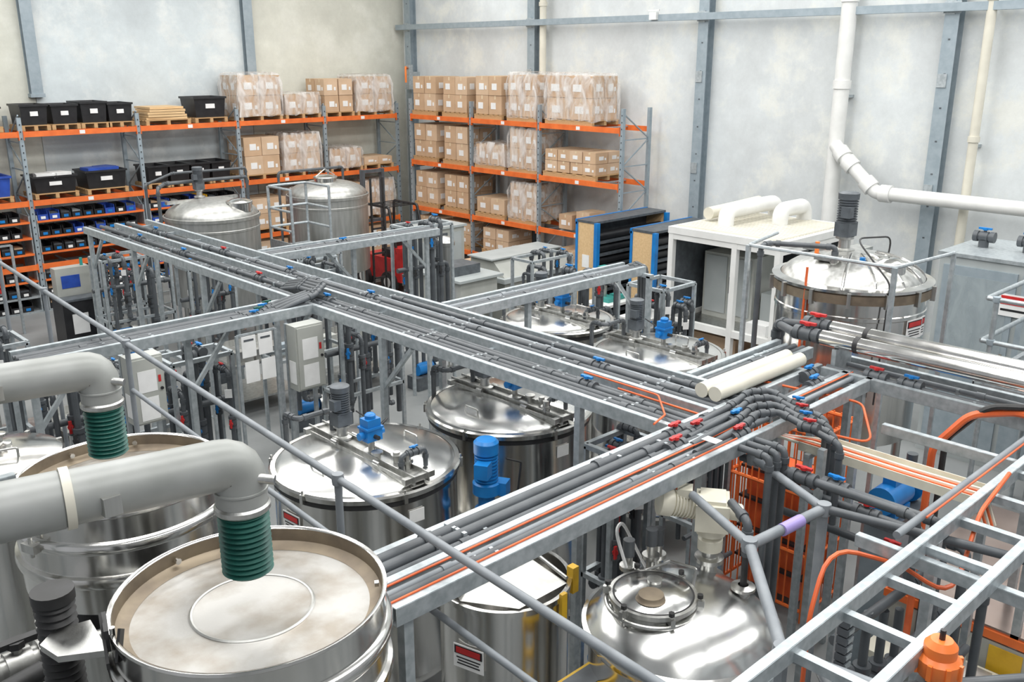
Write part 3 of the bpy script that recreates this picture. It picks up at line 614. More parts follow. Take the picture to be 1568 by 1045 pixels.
b.tube([(6.5,3.95,3.0),(6.6,4.1,3.0),(7.0,3.2,2.9),(6.6,2.9,2.75),(6.4,3.3,2.8)],.010,'ohose',8,fil=.1)
b.tube([(5.1,3.86,3.05),(5.35,3.95,3.03),(5.72,4.3,3.0),(5.72,5.1,3.0)],.008,'ohose',8,fil=.1)
b.done()
b=B('cable_drag_chain')
for k in range(26):
    z=1.2+k*.055; b.obox((4.5,2.0,z),(.09,.06,.045),'dark'); b.obox((4.5,1.968,z),(.06,.01,.025),'galv')
b.beam((4.5,2.04,0),(4.5,2.04,2.6),.05,.02,'galv'); b.done()
b=B('diaphragm_valve')
x,y,z=4.02,1.33,2.72
b.tube([(4.2,2.0,2.45),(3.75,1.55,2.45),(3.75,1.55,2.75),(4.4,1.05,2.75)],.035,'pipe',12,sock='pipe')
b.lathe([(.04,-.1),(.085,-.08),(.085,-.02),(.05,0),(.05,.03)],(x,y,z+.08),'pipe',20)
b.lathe([(.05,.02),(.085,.03),(.10,.05),(.10,.12),(.075,.14),(.075,.19),(.05,.22),(0,.22)],(x,y,z+.08),'oval',20)
for k in range(8):
    a=k*math.pi/4; b.obox((x+.095*math.cos(a),y+.095*math.sin(a),z+.165),(.03,.02,.08),'oval',rz=a)
b.cyl((x,y,z+.3),(x,y,z+.35),.014,'black',8); b.beam((3.75,1.55,0),(3.75,1.55,2.4),.05,.05,'galv'); b.done()
# ---------------------------------------------------------------- manifolds
def manifold(cx,cy,w,d,z1,seed,n=5,m='pipe'):
    rr=random.Random(seed); b=B('pump_manifold')
    for sx in (-1,1):
        for sy in (-1,1): b.beam((cx+sx*w/2,cy+sy*d/2,0),(cx+sx*w/2,cy+sy*d/2,z1),.045,.045,'galv')
    for zz in (z1,z1*.5):
        for s_ in (-1,1): b.beam((cx-w/2,cy+s_*d/2,zz),(cx+w/2,cy+s_*d/2,zz),.045,.045,'galv'); b.beam((cx+s_*w/2,cy-d/2,zz),(cx+s_*w/2,cy+d/2,zz),.045,.045,'galv')
    for k in range(n):
        x=cx-w/2+w*(k+.5)/n; y=cy+rr.uniform(-.3,.3)*d; zt=z1+rr.uniform(-.35,.14); zl=rr.uniform(.5,1.2)
        y2=cy+rr.choice([-.5,.5])*d*1.1; r=rr.choice([.025,.03,.036])
        b.tube([(x,y,zl-.2),(x,y,zt),(x,y2,zt),(x,y2,zl),(x+rr.uniform(-.3,.3),y2,zl)],r,m,9,sock=m)
        valve(b,(x,y,rr.uniform(zl+.2,zt-.2)),(0,0,1),r,rr.choice(['blue','blue','red','rub']))
        valve(b,(x,y2,rr.uniform(zl+.3,zt-.2)),(0,0,1),r,rr.choice(['blue','blue','red','rub']))
        if rr.random()<.6: valve(b,(x,(y+y2)/2,zt),(0,1,0),r*.9,rr.choice(['blue','blue','red']))
        if rr.random()<.4: b.obox((x-.04,y2-.04,zt-.25),(.08,.01,.1),'paper',rz=-.6)
    b.tube([(cx-w*.6,cy,z1*.75),(cx+w*.6,cy,z1*.75),(cx+w*.6,cy,.6)],.04,m,10,sock=m)
    b.cyl((cx-.2,cy,.35),(cx+.12,cy,.35),.11,'blue',18); b.cyl((cx+.14,cy,.35),(cx+.24,cy,.35),.14,'steel2',18); b.obox((cx,cy,.12),(.6,.3,.24),'dark')
    b.done()
for i,a in enumerate([(7.2,12.2,1.2,.5,2.5),(9.7,12.4,.9,.5,2.9),(7.1,10.5,1.0,.5,2.3),(10.2,7.7,.7,.6,2.6),(4.3,9.7,.7,.4,2.4),(2.9,10.2,.8,.4,2.4),(7.2,7.0,.4,.5,2.3),(5.75,4.72,.5,.3,2.45),(6.4,16.7,1.2,.6,2.2),(6.7,18.2,.8,.5,1.9),(2.6,11.8,1.0,.6,2.4),(10.4,9.3,1.0,.5,2.4),(4.2,11.0,.9,.6,2.0),(9.4,15.4,.9,.5,2.0),(7.0,15.0,.8,.5,2.2),(11.7,11.5,1.0,.5,2.2),(7.2,4.9,.5,.4,2.4)]):
    manifold(*a,seed=i+11)
b=B('blue_vertical_gearmotor')
x,y=4.86,5.42
b.beam((x,y,0),(x,y,1.75),.08,.08,'steel2')
s=1.2
b.lathe([(0,0),(.05*s,0),(.05*s,.12*s),(.085*s,.13*s),(.085*s,.16*s),(.06*s,.18*s),(.06*s,.26*s),(.1*s,.28*s),(.1*s,.36*s),(.06*s,.38*s)],(x,y,1.7),'blue',20)
pr=[(.05*s,.38*s)];zz=.38
for k in range(8): pr+=[(.085*s,zz*s),(.085*s,(zz+.01)*s),(.074*s,(zz+.011)*s),(.074*s,(zz+.024)*s)]; zz+=.026
pr+=[(.09*s,zz*s),(.09*s,(zz+.08)*s),(.07*s,(zz+.1)*s),(0,(zz+.1)*s)]
b.lathe(pr,(x,y,1.7),'blue',20); b.obox((x-.11,y-.08,2.3),(.12,.12,.13),'blue',rz=.5); b.obox((x+.1,y-.08,2.08),(.12,.12,.12),'blue',rz=.5)
b.tube([(x+.12,y-.12,2.35),(x+.24,y-.18,2.3),(x+.19,y-.14,1.7)],.01,'rub',6); b.done()
b=B('blue_pump')
x,y=7.9,3.2
b.bx(x-.25,x+.3,y-.15,y+.15,0,1.55,'galvp'); b.obox((x,y,1.6),(.7,.35,.08),'dark'); b.cyl((x-.3,y,1.8),(x+.1,y,1.8),.13,'blue',20); b.cyl((x+.1,y,1.8),(x+.2,y,1.8),.07,'steel2'); b.cyl((x+.2,y,1.8),(x+.32,y,1.8),.16,'blue',20); b.cyl((x+.26,y,1.8),(x+.26,y,2.1),.05,'pipe'); b.obox((x-.1,y,1.95),(.15,.12,.08),'blue'); b.obox((x-.1,y,1.68),(.3,.24,.08),'blue'); b.done()
# ---------------------------------------------------------------- foreground sieves
def sieve(x,y,zr,r=.6):
    b=B('vibrating_sieve_drum')
    b.lathe([(0,zr-.085),(.25*r/.6,zr-.088),(.27*r/.6,zr-.078),(.285*r/.6,zr-.09),(r-.06,zr-.095),(r-.035,zr-.085)],(x,y,0),'stain',72)
    b.lathe([(.262*r/.6,zr-.0795),(.27*r/.6,zr-.0765),(.278*r/.6,zr-.082)],(x,y,0),'dull',72)
    b.lathe([(r-.075,zr-.0935),(r-.036,zr-.083),(r-.018,zr-.07),(r-.014,zr-.005)],(x,y,0),'tan',72)
    b.lathe([(r-.014,zr-.006),(r-.008,zr),(r+.006,zr+.002),(r+.008,zr-.012),(r,zr-.02),(r,zr-.15),(r+.02,zr-.16),(r+.028,zr-.175),(r+.028,zr-.205),(r+.02,zr-.22),(r,zr-.225),(r,zr-.36),(r+.02,zr-.37),(r+.026,zr-.41),(r+.02,zr-.43),(r,zr-.44),(r-.005,zr-.6),(r-.12,zr-.68)],(x,y,0),'steel',72)
    b.cyl((x,y,zr-1.0),(x,y,zr-.6),.4,'rub',32)
    b.lathe([(0,0),(r-.05,0),(r-.05,zr-.9),(r-.02,zr-.89),(r-.02,zr-.85),(.3,zr-.84)],(x,y,0),'steel2',56)
    for k in range(8):
        a=.4+k*math.pi/4; px=x+(r-.06)*math.cos(a);py=y+(r-.06)*math.sin(a)
        pr=[]
        for q in range(9): pr+=[(.035,q*.02),(.05,q*.02+.01)]
        b.lathe(pr+[(.035,.18)],(px,py,zr-.85),'rub',10)
    for ang in (200,20):
        a=math.radians(ang); c=Vector((x+(r+.04)*math.cos(a),y+(r+.04)*math.sin(a),zr-.19)); b.obox(c,(.05,.1,.05),'steel2',rz=a); b.cyl(c-Vector((0,0,.06)),c+Z*.06,.012,'steel2',8)
    for ang in (60,75,330,100):
        a=math.radians(ang); b.lathe([(0,0),(.016,0),(.016,.02),(0,.022)],(x+(r-.03)*math.cos(a),y+(r-.03)*math.sin(a),zr-.045),'steel',10,axis=(-math.cos(a),-math.sin(a),0))
    return b
F1=(1.70,3.49,3.30);F2=(1.84,5.34,3.22)
b=sieve(*F1)
a=math.radians(163)
bp=Vector((F1[0]+.61*math.cos(a),F1[1]+.61*math.sin(a),F1[2]))
b.obox(bp+Vector((0,0,-.03)),(.02,.16,.10),'rub',rz=a); b.beam(bp+Vector((.03,-.10,.02)),bp+Vector((-.02,-.16,-.09)),.012,.05,'rub'); b.beam(bp+Vector((0,.05,.02)),bp+Vector((-.06,-.16,-.09)),.012,.05,'rub'); b.cyl(bp+Vector((-.0,-.08,-.08)),bp+Vector((-.0,-.08,.03)),.012,'steel')
pl=((-.02,.12,-.02),(-.03,-.09,-.06),(-.19,.04,-.08),(-.22,.16,-.07),(-.15,.2,-.05))
b.add([bp+Vector(v) for v in pl]+[bp+Vector(v)-Z*.03 for v in pl],[(0,1,2,3,4),(9,8,7,6,5),(0,5,6,1),(1,6,7,2),(2,7,8,3),(3,8,9,4),(4,9,5,0)],'steel2')
b.done()
sieve(*F2).done()
def feed(x,y,zb,x2,y2,z2):
    b=B('extraction_duct_with_bellows')
    zt=zb+.53
    b.tube([(x,y,zb+.33),(x,y,zt),(x2,y2,z2)],.112,'duct',28,fil=.09)
    pr=[];n=13
    for k in range(n): z=zb+.33*k/n; pr+=[(.096,z),(.113,z+.33*.5/n)]
    pr+=[(.1,zb+.33)]; b.lathe([(.08,zb+.02),(.098,zb)]+pr,(x,y,0),'teal',32)
    b.lathe([(.113,zb+.30),(.122,zb+.31),(.122,zb+.33),(.113,zb+.34)],(x,y,0),'steel2',32); b.lathe([(.112,zb+.40),(.118,zb+.402),(.118,zb+.41),(.112,zb+.412)],(x,y,0),'duct',32)
    d=Vector((x2-x,y2-y,z2-zt)).normalized()
    for t in (.66,):
        p=Vector((x,y,zt))+d*t; b.cyl(p,p+d*.035,.126,'cream',28); b.obox(p+Vector((.1,-.13,-.02)),(.07,.05,.08),'steel2')
    b.cyl((x+.03,y-.08,zt-.06),(x+.09,y-.14,zt-.07),.022,'steel2',12)
    p=Vector((x,y,zt))+d*.70; b.cyl(p,p+d*.6,.118,'duct',28)
    b.beam((x2,y2,z2),(x2,y2,0),.08,.08,'galv')
    b.done()
feed(1.70,3.50,3.40,-.2,3.91,3.93); feed(1.80,5.38,3.34,-.1,5.80,3.87)
b=B('black_bellows_hose')
for (x,y,z0,z1,r) in ((1.0,3.92,2.2,3.36,.085),(.90,3.62,2.0,3.0,.085),(1.4,8.6,2.2,3.2,.07)):
    n=int((z1-z0)/.035); pr=[]
    for k in range(n): z=z0+.035*k; pr+=[(r*.8,z),(r,z+.017)]
    b.lathe(pr+[(r*.8,z1)],(x,y,0),'rub',20); b.cyl((x,y,z1),(x,y,z1+.05),r*1.05,'rub',20); b.cyl((x,y,0),(x,y,z0),r*.7,'steel2')
b.done()
b=B('galvanised_cable_channel'); b.chan((.3,5.05,3.45),(1.2,5.05,3.45),.05,.12,'galv'); b.beam((.6,5.05,0),(.6,5.05,3.4),.06,.06,'galv'); b.done()
x,y,r,zr=1.72,7.7,.45,2.6
b=B('small_lidded_tank')
b.lathe([(0,.4),(r,.5),(r,zr-.05),(r+.03,zr-.04),(r+.03,zr),(r-.02,zr+.015),(r*.5,zr+.05),(0,zr+.06)],(x,y,0),'steel',56); legs(b,x,y,r,.5)
b.lathe([(0,.05),(.09,.05),(.09,.08),(.03,.09),(.03,.13),(.06,.14),(.06,.16),(0,.17)],(x+.05,y+.05,zr),'steel',20); b.tube([(x-.1,y-.2,zr+.04),(x-.1,y-.2,zr+.12),(x+.1,y-.25,zr+.12),(x+.1,y-.25,zr+.04)],.01,'steel2',6)
for k in range(8): a=k*math.pi/4; b.obox((x+(r+.03)*math.cos(a),y+(r+.03)*math.sin(a),zr-.02),(.04,.03,.07),'steel2',rz=a)
b.done()
b=B('feed_pipework')
b.tube([(.75,4.5,2.0),(.75,4.5,2.75),(1.15,4.5,2.75),(1.15,4.5,2.0)],.05,'dull',12,sock='steel2'); b.tube([(.6,4.2,0),(.6,4.2,2.8),(1.0,4.3,2.8)],.05,'rub',12,sock='steel2')
b.tube([(1.1,4.6,0),(1.1,4.6,2.7),(1.6,4.5,2.7)],.035,'steel2',12,sock='steel2'); b.cyl((.9,4.75,2.5),(.9,4.75,2.62),.13,'steel',24)
valve(b,(.95,4.5,2.75),(1,0,0),.05,'rub','dull'); b.tube([(.9,4.75,0),(.9,4.75,2.5)],.06,'steel2',12)
for k in range(5): b.tube([(.5+.1*k,4.1,2.2),(.6+.1*k,4.25,2.6),(.7+.1*k,4.45,2.3)],.02,'rub',8)
b.done()
b=B('handrail')
def RX(y): return 2.68+(y-1.97)*.0545
b.tube([(RX(.2),.2,3.14),(RX(13),13,3.14)],.024,'pipel',12); b.tube([(RX(.2),.2,2.70),(RX(8.2),8.2,2.70)],.02,'pipel',12)
for yy in (1.2,4.5,8.2,10.8,12.8):
    b.cyl((RX(yy),yy,0),(RX(yy),yy,3.13),.024,'pipel'); b.lathe([(0,-.04),(.036,-.035),(.04,0),(.036,.035),(0,.04)],(RX(yy),yy,3.14),'pipel',12); b.cyl((RX(yy),yy,0),(RX(yy),yy,.015),.07,'galv')
b.done()
# ---------------------------------------------------------------- electrical panels
def panel(x,y,z0,w,d,h,name='electrical_panel'):
    b=B(name); b.bx(x-w/2,x+w/2,y-d/2,y+d/2,z0,z0+h,'beige'); b.bx(x-w/2+.015,x+w/2-.015,y-d/2-.015,y-d/2,z0+.02,z0+h-.02,'beige')
    b.cyl((x+w*.38,y-d/2-.03,z0+h*.5),(x+w*.38,y-d/2,z0+h*.5),.015,'black',8)
    b.bx(x-w*.3,x+w*.25,y-d/2-.019,y-d/2-.015,z0+h*.06,z0+h*.40,'paper'); b.bx(x-w*.3,x+w*.25,y-d/2-.019,y-d/2-.015,z0+h*.48,z0+h*.8,'paper'); b.bx(x-w/2-.004,x-w/2,y-d*.35,y+d*.35,z0+h*.1,z0+h*.45,'paper')
    b.bx(x+w*.3,x+w*.38,y-d/2-.019,y-d/2-.015,z0+h*.6,z0+h*.7,'red')
    for s_ in (-1,1): b.beam((x+s_*w*.45,y+d/2+.025,0),(x+s_*w*.45,y+d/2+.025,z0+h),.04,.04,'galv')
    b.done()
panel(5.02,8.5,2.16,.34,.18,.72); panel(3.22,8.42,2.28,.32,.18,.66)
b=B('hanging_document_sheets')
for k in range(2):
    b.obox((4.40+.19*k,8.58,2.73),(.16,.006,.23),'paper'); b.obox((4.42+.19*k,8.58,2.45),(.16,.006,.23),'paper'); b.obox((4.40+.19*k,8.574,2.80),(.11,.004,.02),'dark')
b.beam((4.28,8.60,2.86),(4.72,8.60,2.86),.02,.02,'galv'); b.beam((4.28,8.60,0),(4.28,8.60,2.86),.03,.03,'galv'); b.beam((4.72,8.60,0),(4.72,8.60,2.86),.03,.03,'galv'); b.done()
def table(x0,x1,y0,y1,h=.9):
    b=B('stainless_workbench'); b.bx(x0,x1,y0,y1,h-.04,h,'steel2'); b.bx(x0+.05,x1-.05,y0+.05,y1-.05,.25,.28,'steel2')
    for xx in (x0+.05,x1-.05):
        for yy in (y0+.05,y1-.05): b.cyl((xx,yy,0),(xx,yy,h-.04),.025,'steel2')
    b.bx(x0,x1,y1-.02,y1,h,h+.1,'steel2')
    for k in range(3):
        px=x0+(x1-x0)*(k+.5)/3; s=U(.12,.2); b.bx(px-s,px+s,y0+.1,y0+.1+s,h,h+s,random.choice(['beige','dull','galvp','dull']))
    b.done()
table(7.9,9.5,13.0,13.8); table(6.5,7.7,13.2,14.3); table(3.6,5.0,12.2,13.0); table(3.4,4.9,14.0,14.9); table(12.2,13.3,9.6,10.4)
b=B('ibc_container')
x,y=7.5,19.5; b.bx(x-.55,x+.55,y-.45,y+.45,.17,1.12,'white'); b.lathe([(0,0),(.12,0),(.12,.04),(0,.045)],(x,y,1.12),'red',20)
pallet(b,x,y,0,1.2,1.0,'galv')
for k in range(7):
    t=-.57+k*.19
    for s_ in (-1,1): b.cyl((x+t,y+s_*.49,.13),(x+t,y+s_*.49,1.16),.012,'galv',6)
for k in range(6):
    t=-.48+k*.19
    for s_ in (-1,1): b.cyl((x+s_*.6,y+t,.13),(x+s_*.6,y+t,1.16),.012,'galv',6)
for z in (.35,.6,.85,1.16):
    b.tube([(x-.6,y-.49,z),(x+.6,y-.49,z),(x+.6,y+.49,z),(x-.6,y+.49,z),(x-.6,y-.49,z)],.012,'galv',6)
for s_ in (-.25,.25): b.beam((x+s_,y-.49,1.17),(x+s_,y+.49,1.17),.03,.02,'galv')
b.obox((x-.2,y-.5,.75),(.5,.01,.35),'paper'); b.done()
b=B('control_desk')
x,y=6.15,18.95; b.bx(x-.4,x+.4,y-.3,y+.3,0,1.05,'black'); b.bx(x-.42,x+.42,y-.32,y+.32,1.05,1.09,'dark'); b.bx(x-.35,x+.3,y+.05,y+.3,1.09,1.65,'beige'); b.bx(x-.25,x+.1,y+.04,y+.05,1.25,1.5,'bluep'); b.cyl((x+.2,y+.15,1.65),(x+.2,y+.15,1.8),.03,'green'); b.obox((x-.1,y-.32,.6),(.3,.01,.4),'paper'); b.done()
b=B('hose_hanging_coil')
for k in range(7): b.tube([(4.9+.06*k,20.8,1.9),(4.86+.06*k,20.7,1.2+.05*k),(4.95+.06*k,20.7,.8),(5.0+.06*k,20.8,1.9)],.015,['oval','rub','red'][k%3],6,fil=.15)
b.beam((4.7,20.85,1.9),(5.6,20.85,1.9),.04,.04,'galv'); b.beam((4.7,20.85,0),(4.7,20.85,1.9),.05,.05,'galv'); b.beam((5.6,20.85,0),(5.6,20.85,1.9),.05,.05,'galv'); b.obox((4.75,20.78,2.1),(.3,.02,.4),'paper'); b.done()
b=B('mobile_access_platform')
x0,x1,y0,y1=9.75,10.65,16.7,17.6
for xx in (x0,x1):
    for yy in (y0,y1): b.cyl((xx,yy,.06),(xx,yy,3.05),.03,'galv')
b.bx(x0,x1,y0,y1,1.75,1.79,'galv'); b.bx(x0-.02,x1,y0-.02,y0,1.65,1.95,'galv'); b.bx(x0-.02,x0,y0,y1,1.65,1.95,'galv')
for z in (3.05,2.6,2.2):
    b.tube([(x0,y0,z),(x0,y1,z),(x1,y1,z),(x1,y0,z)],.026,'galv',8,fil=.08)
for k in range(6): b.beam((x0,y0-.12*k-.1,1.6-.28*k),(x1,y0-.12*k-.1,1.6-.28*k),.2,.03,'galv')
for xx in (x0,x1): b.beam((xx,y0,1.75),(xx,y0-.8,.05),.04,.1,'galv')
b.done()
b=B('filter_column'); b.lathe([(0,.3),(.15,.35),(.17,.4),(.17,2.35),(.19,2.36),(.19,2.42),(.12,2.5),(0,2.53)],(10.6,12.9,0),'steel2',32); legs(b,10.6,12.9,.17,.4,3,.02); b.done()
b=B('packaging_machine')
b.bx(13.4,15.6,14.3,15.4,0,.95,'beige'); b.bx(13.3,15.6,14.2,15.5,.95,1.05,'greyp'); b.bx(13.5,14.2,14.28,14.3,.2,.8,'greyp')
b.add([(13.4,14.3,1.05),(15.6,14.3,1.05),(15.6,15.4,1.05),(13.4,15.4,1.05),(13.4,14.7,1.4),(15.6,14.7,1.4),(15.6,15.4,1.4),(13.4,15.4,1.4)],[(0,1,5,4),(1,2,6,5),(2,3,7,6),(3,0,4,7),(4,5,6,7)],'beige')
b.bx(13.3,15.5,14.6,15.4,1.40,1.43,'greyp'); b.done()
b=B('conveyor_machine'); b.bx(11.9,12.9,14.0,15.5,.5,1.25,'beige'); b.bx(11.8,13.0,13.9,15.6,1.25,1.30,'greyp')
for xx in (12.,12.8):
    for yy in (14.1,15.4): b.cyl((xx,yy,0),(xx,yy,.5),.04,'galv')
b.bx(11.85,11.9,14.2,14.8,.7,1.1,'bluep'); b.bx(12.0,12.7,14.3,14.9,1.3,1.5,'dark'); b.done()
b=B('machine_cabinet'); b.bx(12.9,13.9,16.2,17.1,0,1.9,'beige'); b.bx(12.98,13.4,16.19,16.2,1.2,1.8,'dark'); b.bx(13.5,13.8,16.18,16.2,.3,1.8,'greyp'); b.bx(12.85,13.95,16.15,17.15,1.9,1.95,'greyp'); b.bx(12.88,12.9,16.4,16.9,.4,1.6,'greyp'); b.done()
def drawers(x0,x1,y0,y1,h):
    b=B('roller_drawer_cabinet')
    b.bx(x0,x0+.03,y0,y1,.1,h,'ply'); b.bx(x1-.03,x1,y0,y1,.1,h,'ply'); b.bx(x0-.01,x1+.01,y0-.0,y1,h,h+.05,'dark'); b.bx(x0-.02,x1+.02,y1-.02,y1+.03,h-.05,h+.06,'blue')
    b.beam((x0-.01,y0-.04,0),(x0-.01,y0-.04,h+.03),.1,.09,'blue'); b.beam((x1,y0-.04,0),(x1,y0-.04,h),.1,.09,'blue'); b.bx(x0-.02,x0+.03,y1-.04,y1+.02,0,h,'blue')
    z=.15
    while z<h-.2:
        b.bx(x0+.04,x1-.04,y0+.02,y1-.05,z,z+.03,'dark'); b.cyl((x0+.05,y0+.12,z+.13),(x1-.05,y0+.12,z+.13),.09,'black',14); b.bx(x0+.04,x1-.04,y0-.0,y0+.02,z-.02,z+.02,'dark'); z+=.27
    b.bx(x0+.03,x1-.03,y1-.03,y1,0,h,'dark'); b.obox((x0-.004,(y0+y1)/2,h*.62),(.005,.2,.28),'paper'); b.done()
drawers(14.9,17.3,13.05,13.6,2.2); drawers(15.3,17.4,11.8,12.4,2.1)
b=B('bench_drill'); b.bx(13.6,14.4,11.6,12.2,.85,.9,'white'); [b.cyl((xx,yy,0),(xx,yy,.85),.03,'galv') for xx in (13.65,14.35) for yy in (11.65,12.15)]
b.bx(13.85,14.15,11.75,12.05,.9,.98,'green'); b.cyl((14.0,11.98,.98),(14.0,11.98,1.5),.04,'steel2'); b.bx(13.9,14.1,11.65,12.1,1.35,1.6,'green'); b.cyl((14,11.72,1.1),(14,11.72,1.35),.03,'steel2'); b.obox((14.3,11.9,.95),(.2,.25,.08),'green'); b.done()
b=B('work_desk'); b.bx(13.5,14.6,10.6,11.2,.78,.82,'white'); [b.cyl((xx,yy,0),(xx,yy,.78),.025,'galv') for xx in (13.55,14.55) for yy in (10.65,11.15)]
b.bx(14.0,14.4,10.9,11.0,.95,1.25,'black'); b.bx(14.18,14.22,10.95,11.0,.82,.95,'black'); b.bx(13.6,13.9,10.7,11.0,.82,1.0,'paper'); b.bx(14.45,14.58,10.7,11.1,.82,1.2,'galvp'); b.done()
b=B('forklift')
x,y=13.9,19.0
b.bx(x-.5,x+.5,y-.75,y+.6,.3,.85,'red'); b.bx(x-.48,x+.48,y-.95,y-.6,.3,1.15,'red'); b.bx(x-.4,x+.4,y-.55,y-.1,.85,1.05,'black'); b.bx(x-.3,x+.3,y-.6,y-.5,1.05,1.4,'black')
for sx in (-1,1):
    for yy in (-.55,.5): b.cyl((x+sx*.52-.08,y+yy,.27),(x+sx*.52+.08,y+yy,.27),.27,'rub',22); b.cyl((x+sx*.52-.09,y+yy,.27),(x+sx*.52+.09,y+yy,.27),.13,'white',16)
    b.tube([(x+sx*.45,y-.8,1.0),(x+sx*.43,y-.5,2.1),(x+sx*.43,y+.45,2.1),(x+sx*.46,y+.55,.7)],.035,'black',8); b.beam((x+sx*.3,y+.75,.1),(x+sx*.3,y+.75,2.9),.08,.12,'dark'); b.beam((x+sx*.25,y+.8,.06),(x+sx*.25,y+1.7,.06),.12,.04,'dark')
for k in range(5): b.beam((x-.43,y-.4+.2*k,2.1),(x+.43,y-.4+.2*k,2.1),.03,.02,'black')
for z in (.4,1.6,2.85): b.beam((x-.3,y+.75,z),(x+.3,y+.75,z),.1,.08,'dark')
b.done()
# ---- white booth (open frame with equipment inside)
b=B('white_equipment_enclosure')
x0,x1,y0,y1,h=13.5,15.9,7.85,10.0,2.62
for xx in (x0,x1):
    for yy in (y0,(y0+y1)/2-.25,y1): b.bx(xx-.05,xx+.05,yy-.05,yy+.05,0,h,'white')
for z in (h-.06,1.0):
    for xx in (x0,x1): b.bx(xx-.045,xx+.045,y0,y1,z-.06,z+.06,'white')
    for yy in (y0,y1): b.bx(x0,x1,yy-.045,yy+.045,z-.06,z+.06,'white')
b.bx(x0-.06,x1+.06,y0-.06,y1+.06,h-.02,h+.10,'white')
n=22
for k in range(n):
    xx=x0+.1+(x1-x0-.2)*k/n; b.obox((xx,(y0+y1)/2,h+.115),(.07,y1-y0-.1,.03),'cream')
b.bx(x1-.02,x1,y0,y1,0,h,'dark'); b.bx(x0,x1,y1-.02,y1,0,h,'dark')
b.bx(x0+.75,x0+1.4,8.75,9.8,1.0,2.2,'beige'); b.bx(x0+.73,x0+.75,8.8,9.25,1.1,2.15,'greyp'); b.bx(x0+.73,x0+.75,9.3,9.75,1.1,2.15,'greyp'); b.bx(x0+.71,x0+.73,9.2,9.23,1.5,1.8,'black'); b.bx(x0+.1,x0+1.8,7.95,9.9,.95,1.0,'steel2')
b.bx(x0+.8,x0+1.4,8.0,8.6,1.0,1.6,'greyp'); b.bx(x0+.3,x0+1.1,7.95,8.5,.02,.7,'card'); b.bx(x0+.4,x0+1.2,8.8,9.8,0,.75,'card2'); b.bx(x0+.2,x0+.5,8.1,8.5,1.0,1.2,'paper')
for k in range(2):
    b.tube([(14.1+.8*k,9.3-.6*k,h+.08),(14.1+.8*k,9.3-.6*k,h+.38),(15.7,9.3-.6*k,h+.38),(15.75,9.3-.6*k,h+.08)],.14,'white',18,fil=.2)
b.tube([(14.2,9.75,h+.28),(15.0,9.75,h+.3),(15.85,9.75,h+.33)],.11,'cream',18)
b.done()
# ---- right walkway platform
b=B('access_walkway')
x0,x1,y0,y1=10.95,12.6,.2,3.7
b.bx(x0,x1,y0,y1,1.95,1.97,'dark')
k=x0
while k<x1: b.bx(k,k+.012,y0,y1,1.97,2.0,'galv'); k+=.05
yy=y0
while yy<y1: b.bx(x0,x1,yy,yy+.012,1.965,1.99,'galv'); yy+=.12
for xx in (x0,x1): b.chan((xx,y0,1.92),(xx,y1,1.92),.06,.16,'galv')
for yy in (y0,y1): b.chan((x0,yy,1.92),(x1,yy,1.92),.06,.16,'galv')
for xx in (x0,x1):
    for yy in (.3,1.4,2.5,3.6): b.cyl((xx,yy,0),(xx,yy,3.0),.03,'galv',10); b.lathe([(0,-.04),(.045,-.03),(.048,0),(.045,.03),(0,.04)],(xx,yy,3.0),'galvp',10); b.lathe([(0,-.04),(.045,-.03),(.048,0),(.045,.03),(0,.04)],(xx,yy,2.5),'galvp',10)
    for z in (3.0,2.5): b.cyl((xx,y0,z),(xx,y1,z),.028,'galv',10)
b.cyl((x0,y1,3.0),(x1,y1,3.0),.028,'galv',10); b.cyl((x0,y1,2.5),(x1,y1,2.5),.028,'galv',10)
b.bx(x0-.02,x0-.005,y0,y1,2.0,2.14,'galv')
b.done()
b=B('grey_service_cabinet')
x0,x1,y0,y1,h=13.3,14.8,2.0,5.2,2.95
b.bx(x0,x1,y0,y1,0,h,'greyp'); b.bx(x0-.03,x1,y0-.03,y1+.03,h,h+.05,'galv')
for yy in (2.05,3.1,4.15): b.bx(x0-.03,x0,yy,yy+.98,.15,h-.12,'galvp'); b.bx(x0-.036,x0-.03,yy+.08,yy+.9,1.5,h-.25,'pane'); b.bx(x0-.06,x0-.03,yy+.05,yy+.08,1.3,1.7,'tan')
b.bx(x0-.05,x0-.036,3.85,4.35,2.25,2.55,'paper'); b.bx(x0-.055,x0-.05,3.89,4.31,2.41,2.53,'red'); b.bx(x0-.053,x0-.05,3.9,4.3,2.32,2.35,'black')
for yy in (4.9,4.3): b.cyl((14.0,yy,h),(14.0,yy,h+.15),.07,'pipe'); valve(b,(14.0,yy,h+.2),(0,1,0),.045,'blue')
b.done()
b=B('orange_wire_stillage')
x0,x1,y0,y1,h=7.95,8.65,4.0,5.0,2.1
for xx in (x0,x1):
    for yy in (y0,y1): b.bx(xx-.03,xx+.03,yy-.03,yy+.03,0,h,'orange')
for z in (.12,.75,1.4,h-.03):
    b.tube([(x0,y0,z),(x1,y0,z),(x1,y1,z),(x0,y1,z),(x0,y0,z)],.02,'orange',6)
k=0
while k<1.0:
    for yy in (y0,y1): b.cyl((x0+k*.7,yy,.1),(x0+k*.7,yy,h),.009,'orange',5)
    for xx in (x0,x1): b.cyl((xx,y0+k,.1),(xx,y0+k,h),.009,'orange',5)
    k+=.08
b.bx(x0+.15,x1-.15,y0+.15,y1-.15,.12,1.5,'ohose')
for k in range(4): b.bx(x0+.09,x1-.09,y0+.09,y1-.09,.4+.35*k,.43+.35*k,'rub')
b.done()
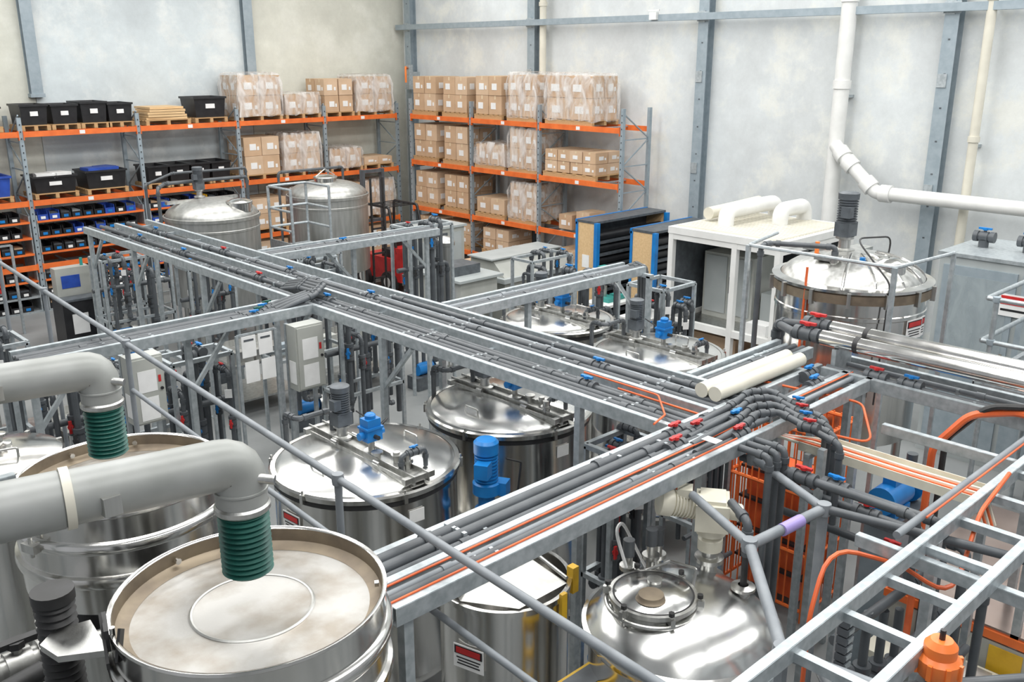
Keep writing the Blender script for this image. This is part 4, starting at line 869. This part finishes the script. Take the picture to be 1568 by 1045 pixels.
# ---- belt steel table bottom right
b=B('steel_topped_conveyor_machine')
x0,x1,y0,y1,h=7.12,9.3,.8,2.85,1.32
b.bx(x0,x1,y0,y1,h-.03,h,'brown'); b.bx(x0+.02,x1-.02,y0+.02,y1-.02,.1,h-.1,'beige'); b.bx(x0-.02,x1+.02,y0-.02,y1+.02,h-.1,h-.03,'orange')
b.bx(x0-.01,x0+.02,y0+.2,y1-.2,.5,h-.12,'beige'); b.bx(x0-.02,x0-.01,1.75,2.0,.95,1.17,'yellow'); b.bx(x0-.02,x0-.01,1.2,1.5,.8,1.15,'paper')
for xx in (x0+.1,x1-.1):
    for yy in (y0+.1,y1-.1): b.bx(xx-.05,xx+.05,yy-.05,yy+.05,0,.12,'dark')
b.bx(6.62,7.05,.8,2.8,.92,.98,'creamp'); b.bx(6.7,6.95,1.9,2.2,.98,1.03,'dull')
for xx in (6.67,7.0):
    for yy in (.85,2.75): b.cyl((xx,yy,0),(xx,yy,.92),.03,'galv')
b.bx(x0+.1,x0+.4,1.4,1.6,h,h+.02,'paper')
b.done()
b=B('low_conveyor'); b.bx(2.9,3.15,1.2,3.1,1.5,1.56,'dark'); b.bx(2.86,2.9,1.2,3.1,1.45,1.66,'white'); b.bx(3.15,3.19,1.2,3.1,1.45,1.66,'white')
for yy in (1.3,3.0):
    for xx in (2.88,3.17): b.beam((xx,yy,0),(xx,yy,1.5),.05,.05,'galv')
b.done()
b=B('floor_marking_line'); b.bx(6.5,6.56,9.6,11.0,.0,.004,'orange'); b.bx(6.5,14,9.6,9.66,0,.004,'orange'); b.done()
for (x,y) in ((15.7,20.3),(15.4,17.0)): stack(x,y,0,2,2,2,(.5,.45,.33))
# ---------------------------------------------------------------- lights
W=bpy.data.worlds.new('World'); S.world=W; W.use_nodes=True
bg=W.node_tree.nodes['Background']; bg.inputs[0].default_value=(.93,.96,1,1); bg.inputs[1].default_value=.42
for yy in (-1,4,9,14,19.5):
    l=bpy.data.lights.new('roof_strip_light','AREA'); l.shape='RECTANGLE'; l.size=18; l.size_y=1.8; l.energy=790; l.color=(1,.995,.975)
    o=bpy.data.objects.new('roof_strip_light',l); o.location=(8,yy,HC-.1); S.collection.objects.link(o)
# ---------------------------------------------------------------- camera
cd=bpy.data.cameras.new('Camera'); co=bpy.data.objects.new('Camera',cd); S.collection.objects.link(co)
cd.lens=32.8; cd.sensor_width=36; cd.clip_end=200
co.location=(0,0,5.6); co.rotation_euler=(math.radians(90-16.9),0,math.radians(-43.6)); S.camera=co
S.view_settings.view_transform='Standard'; S.view_settings.exposure=0.0
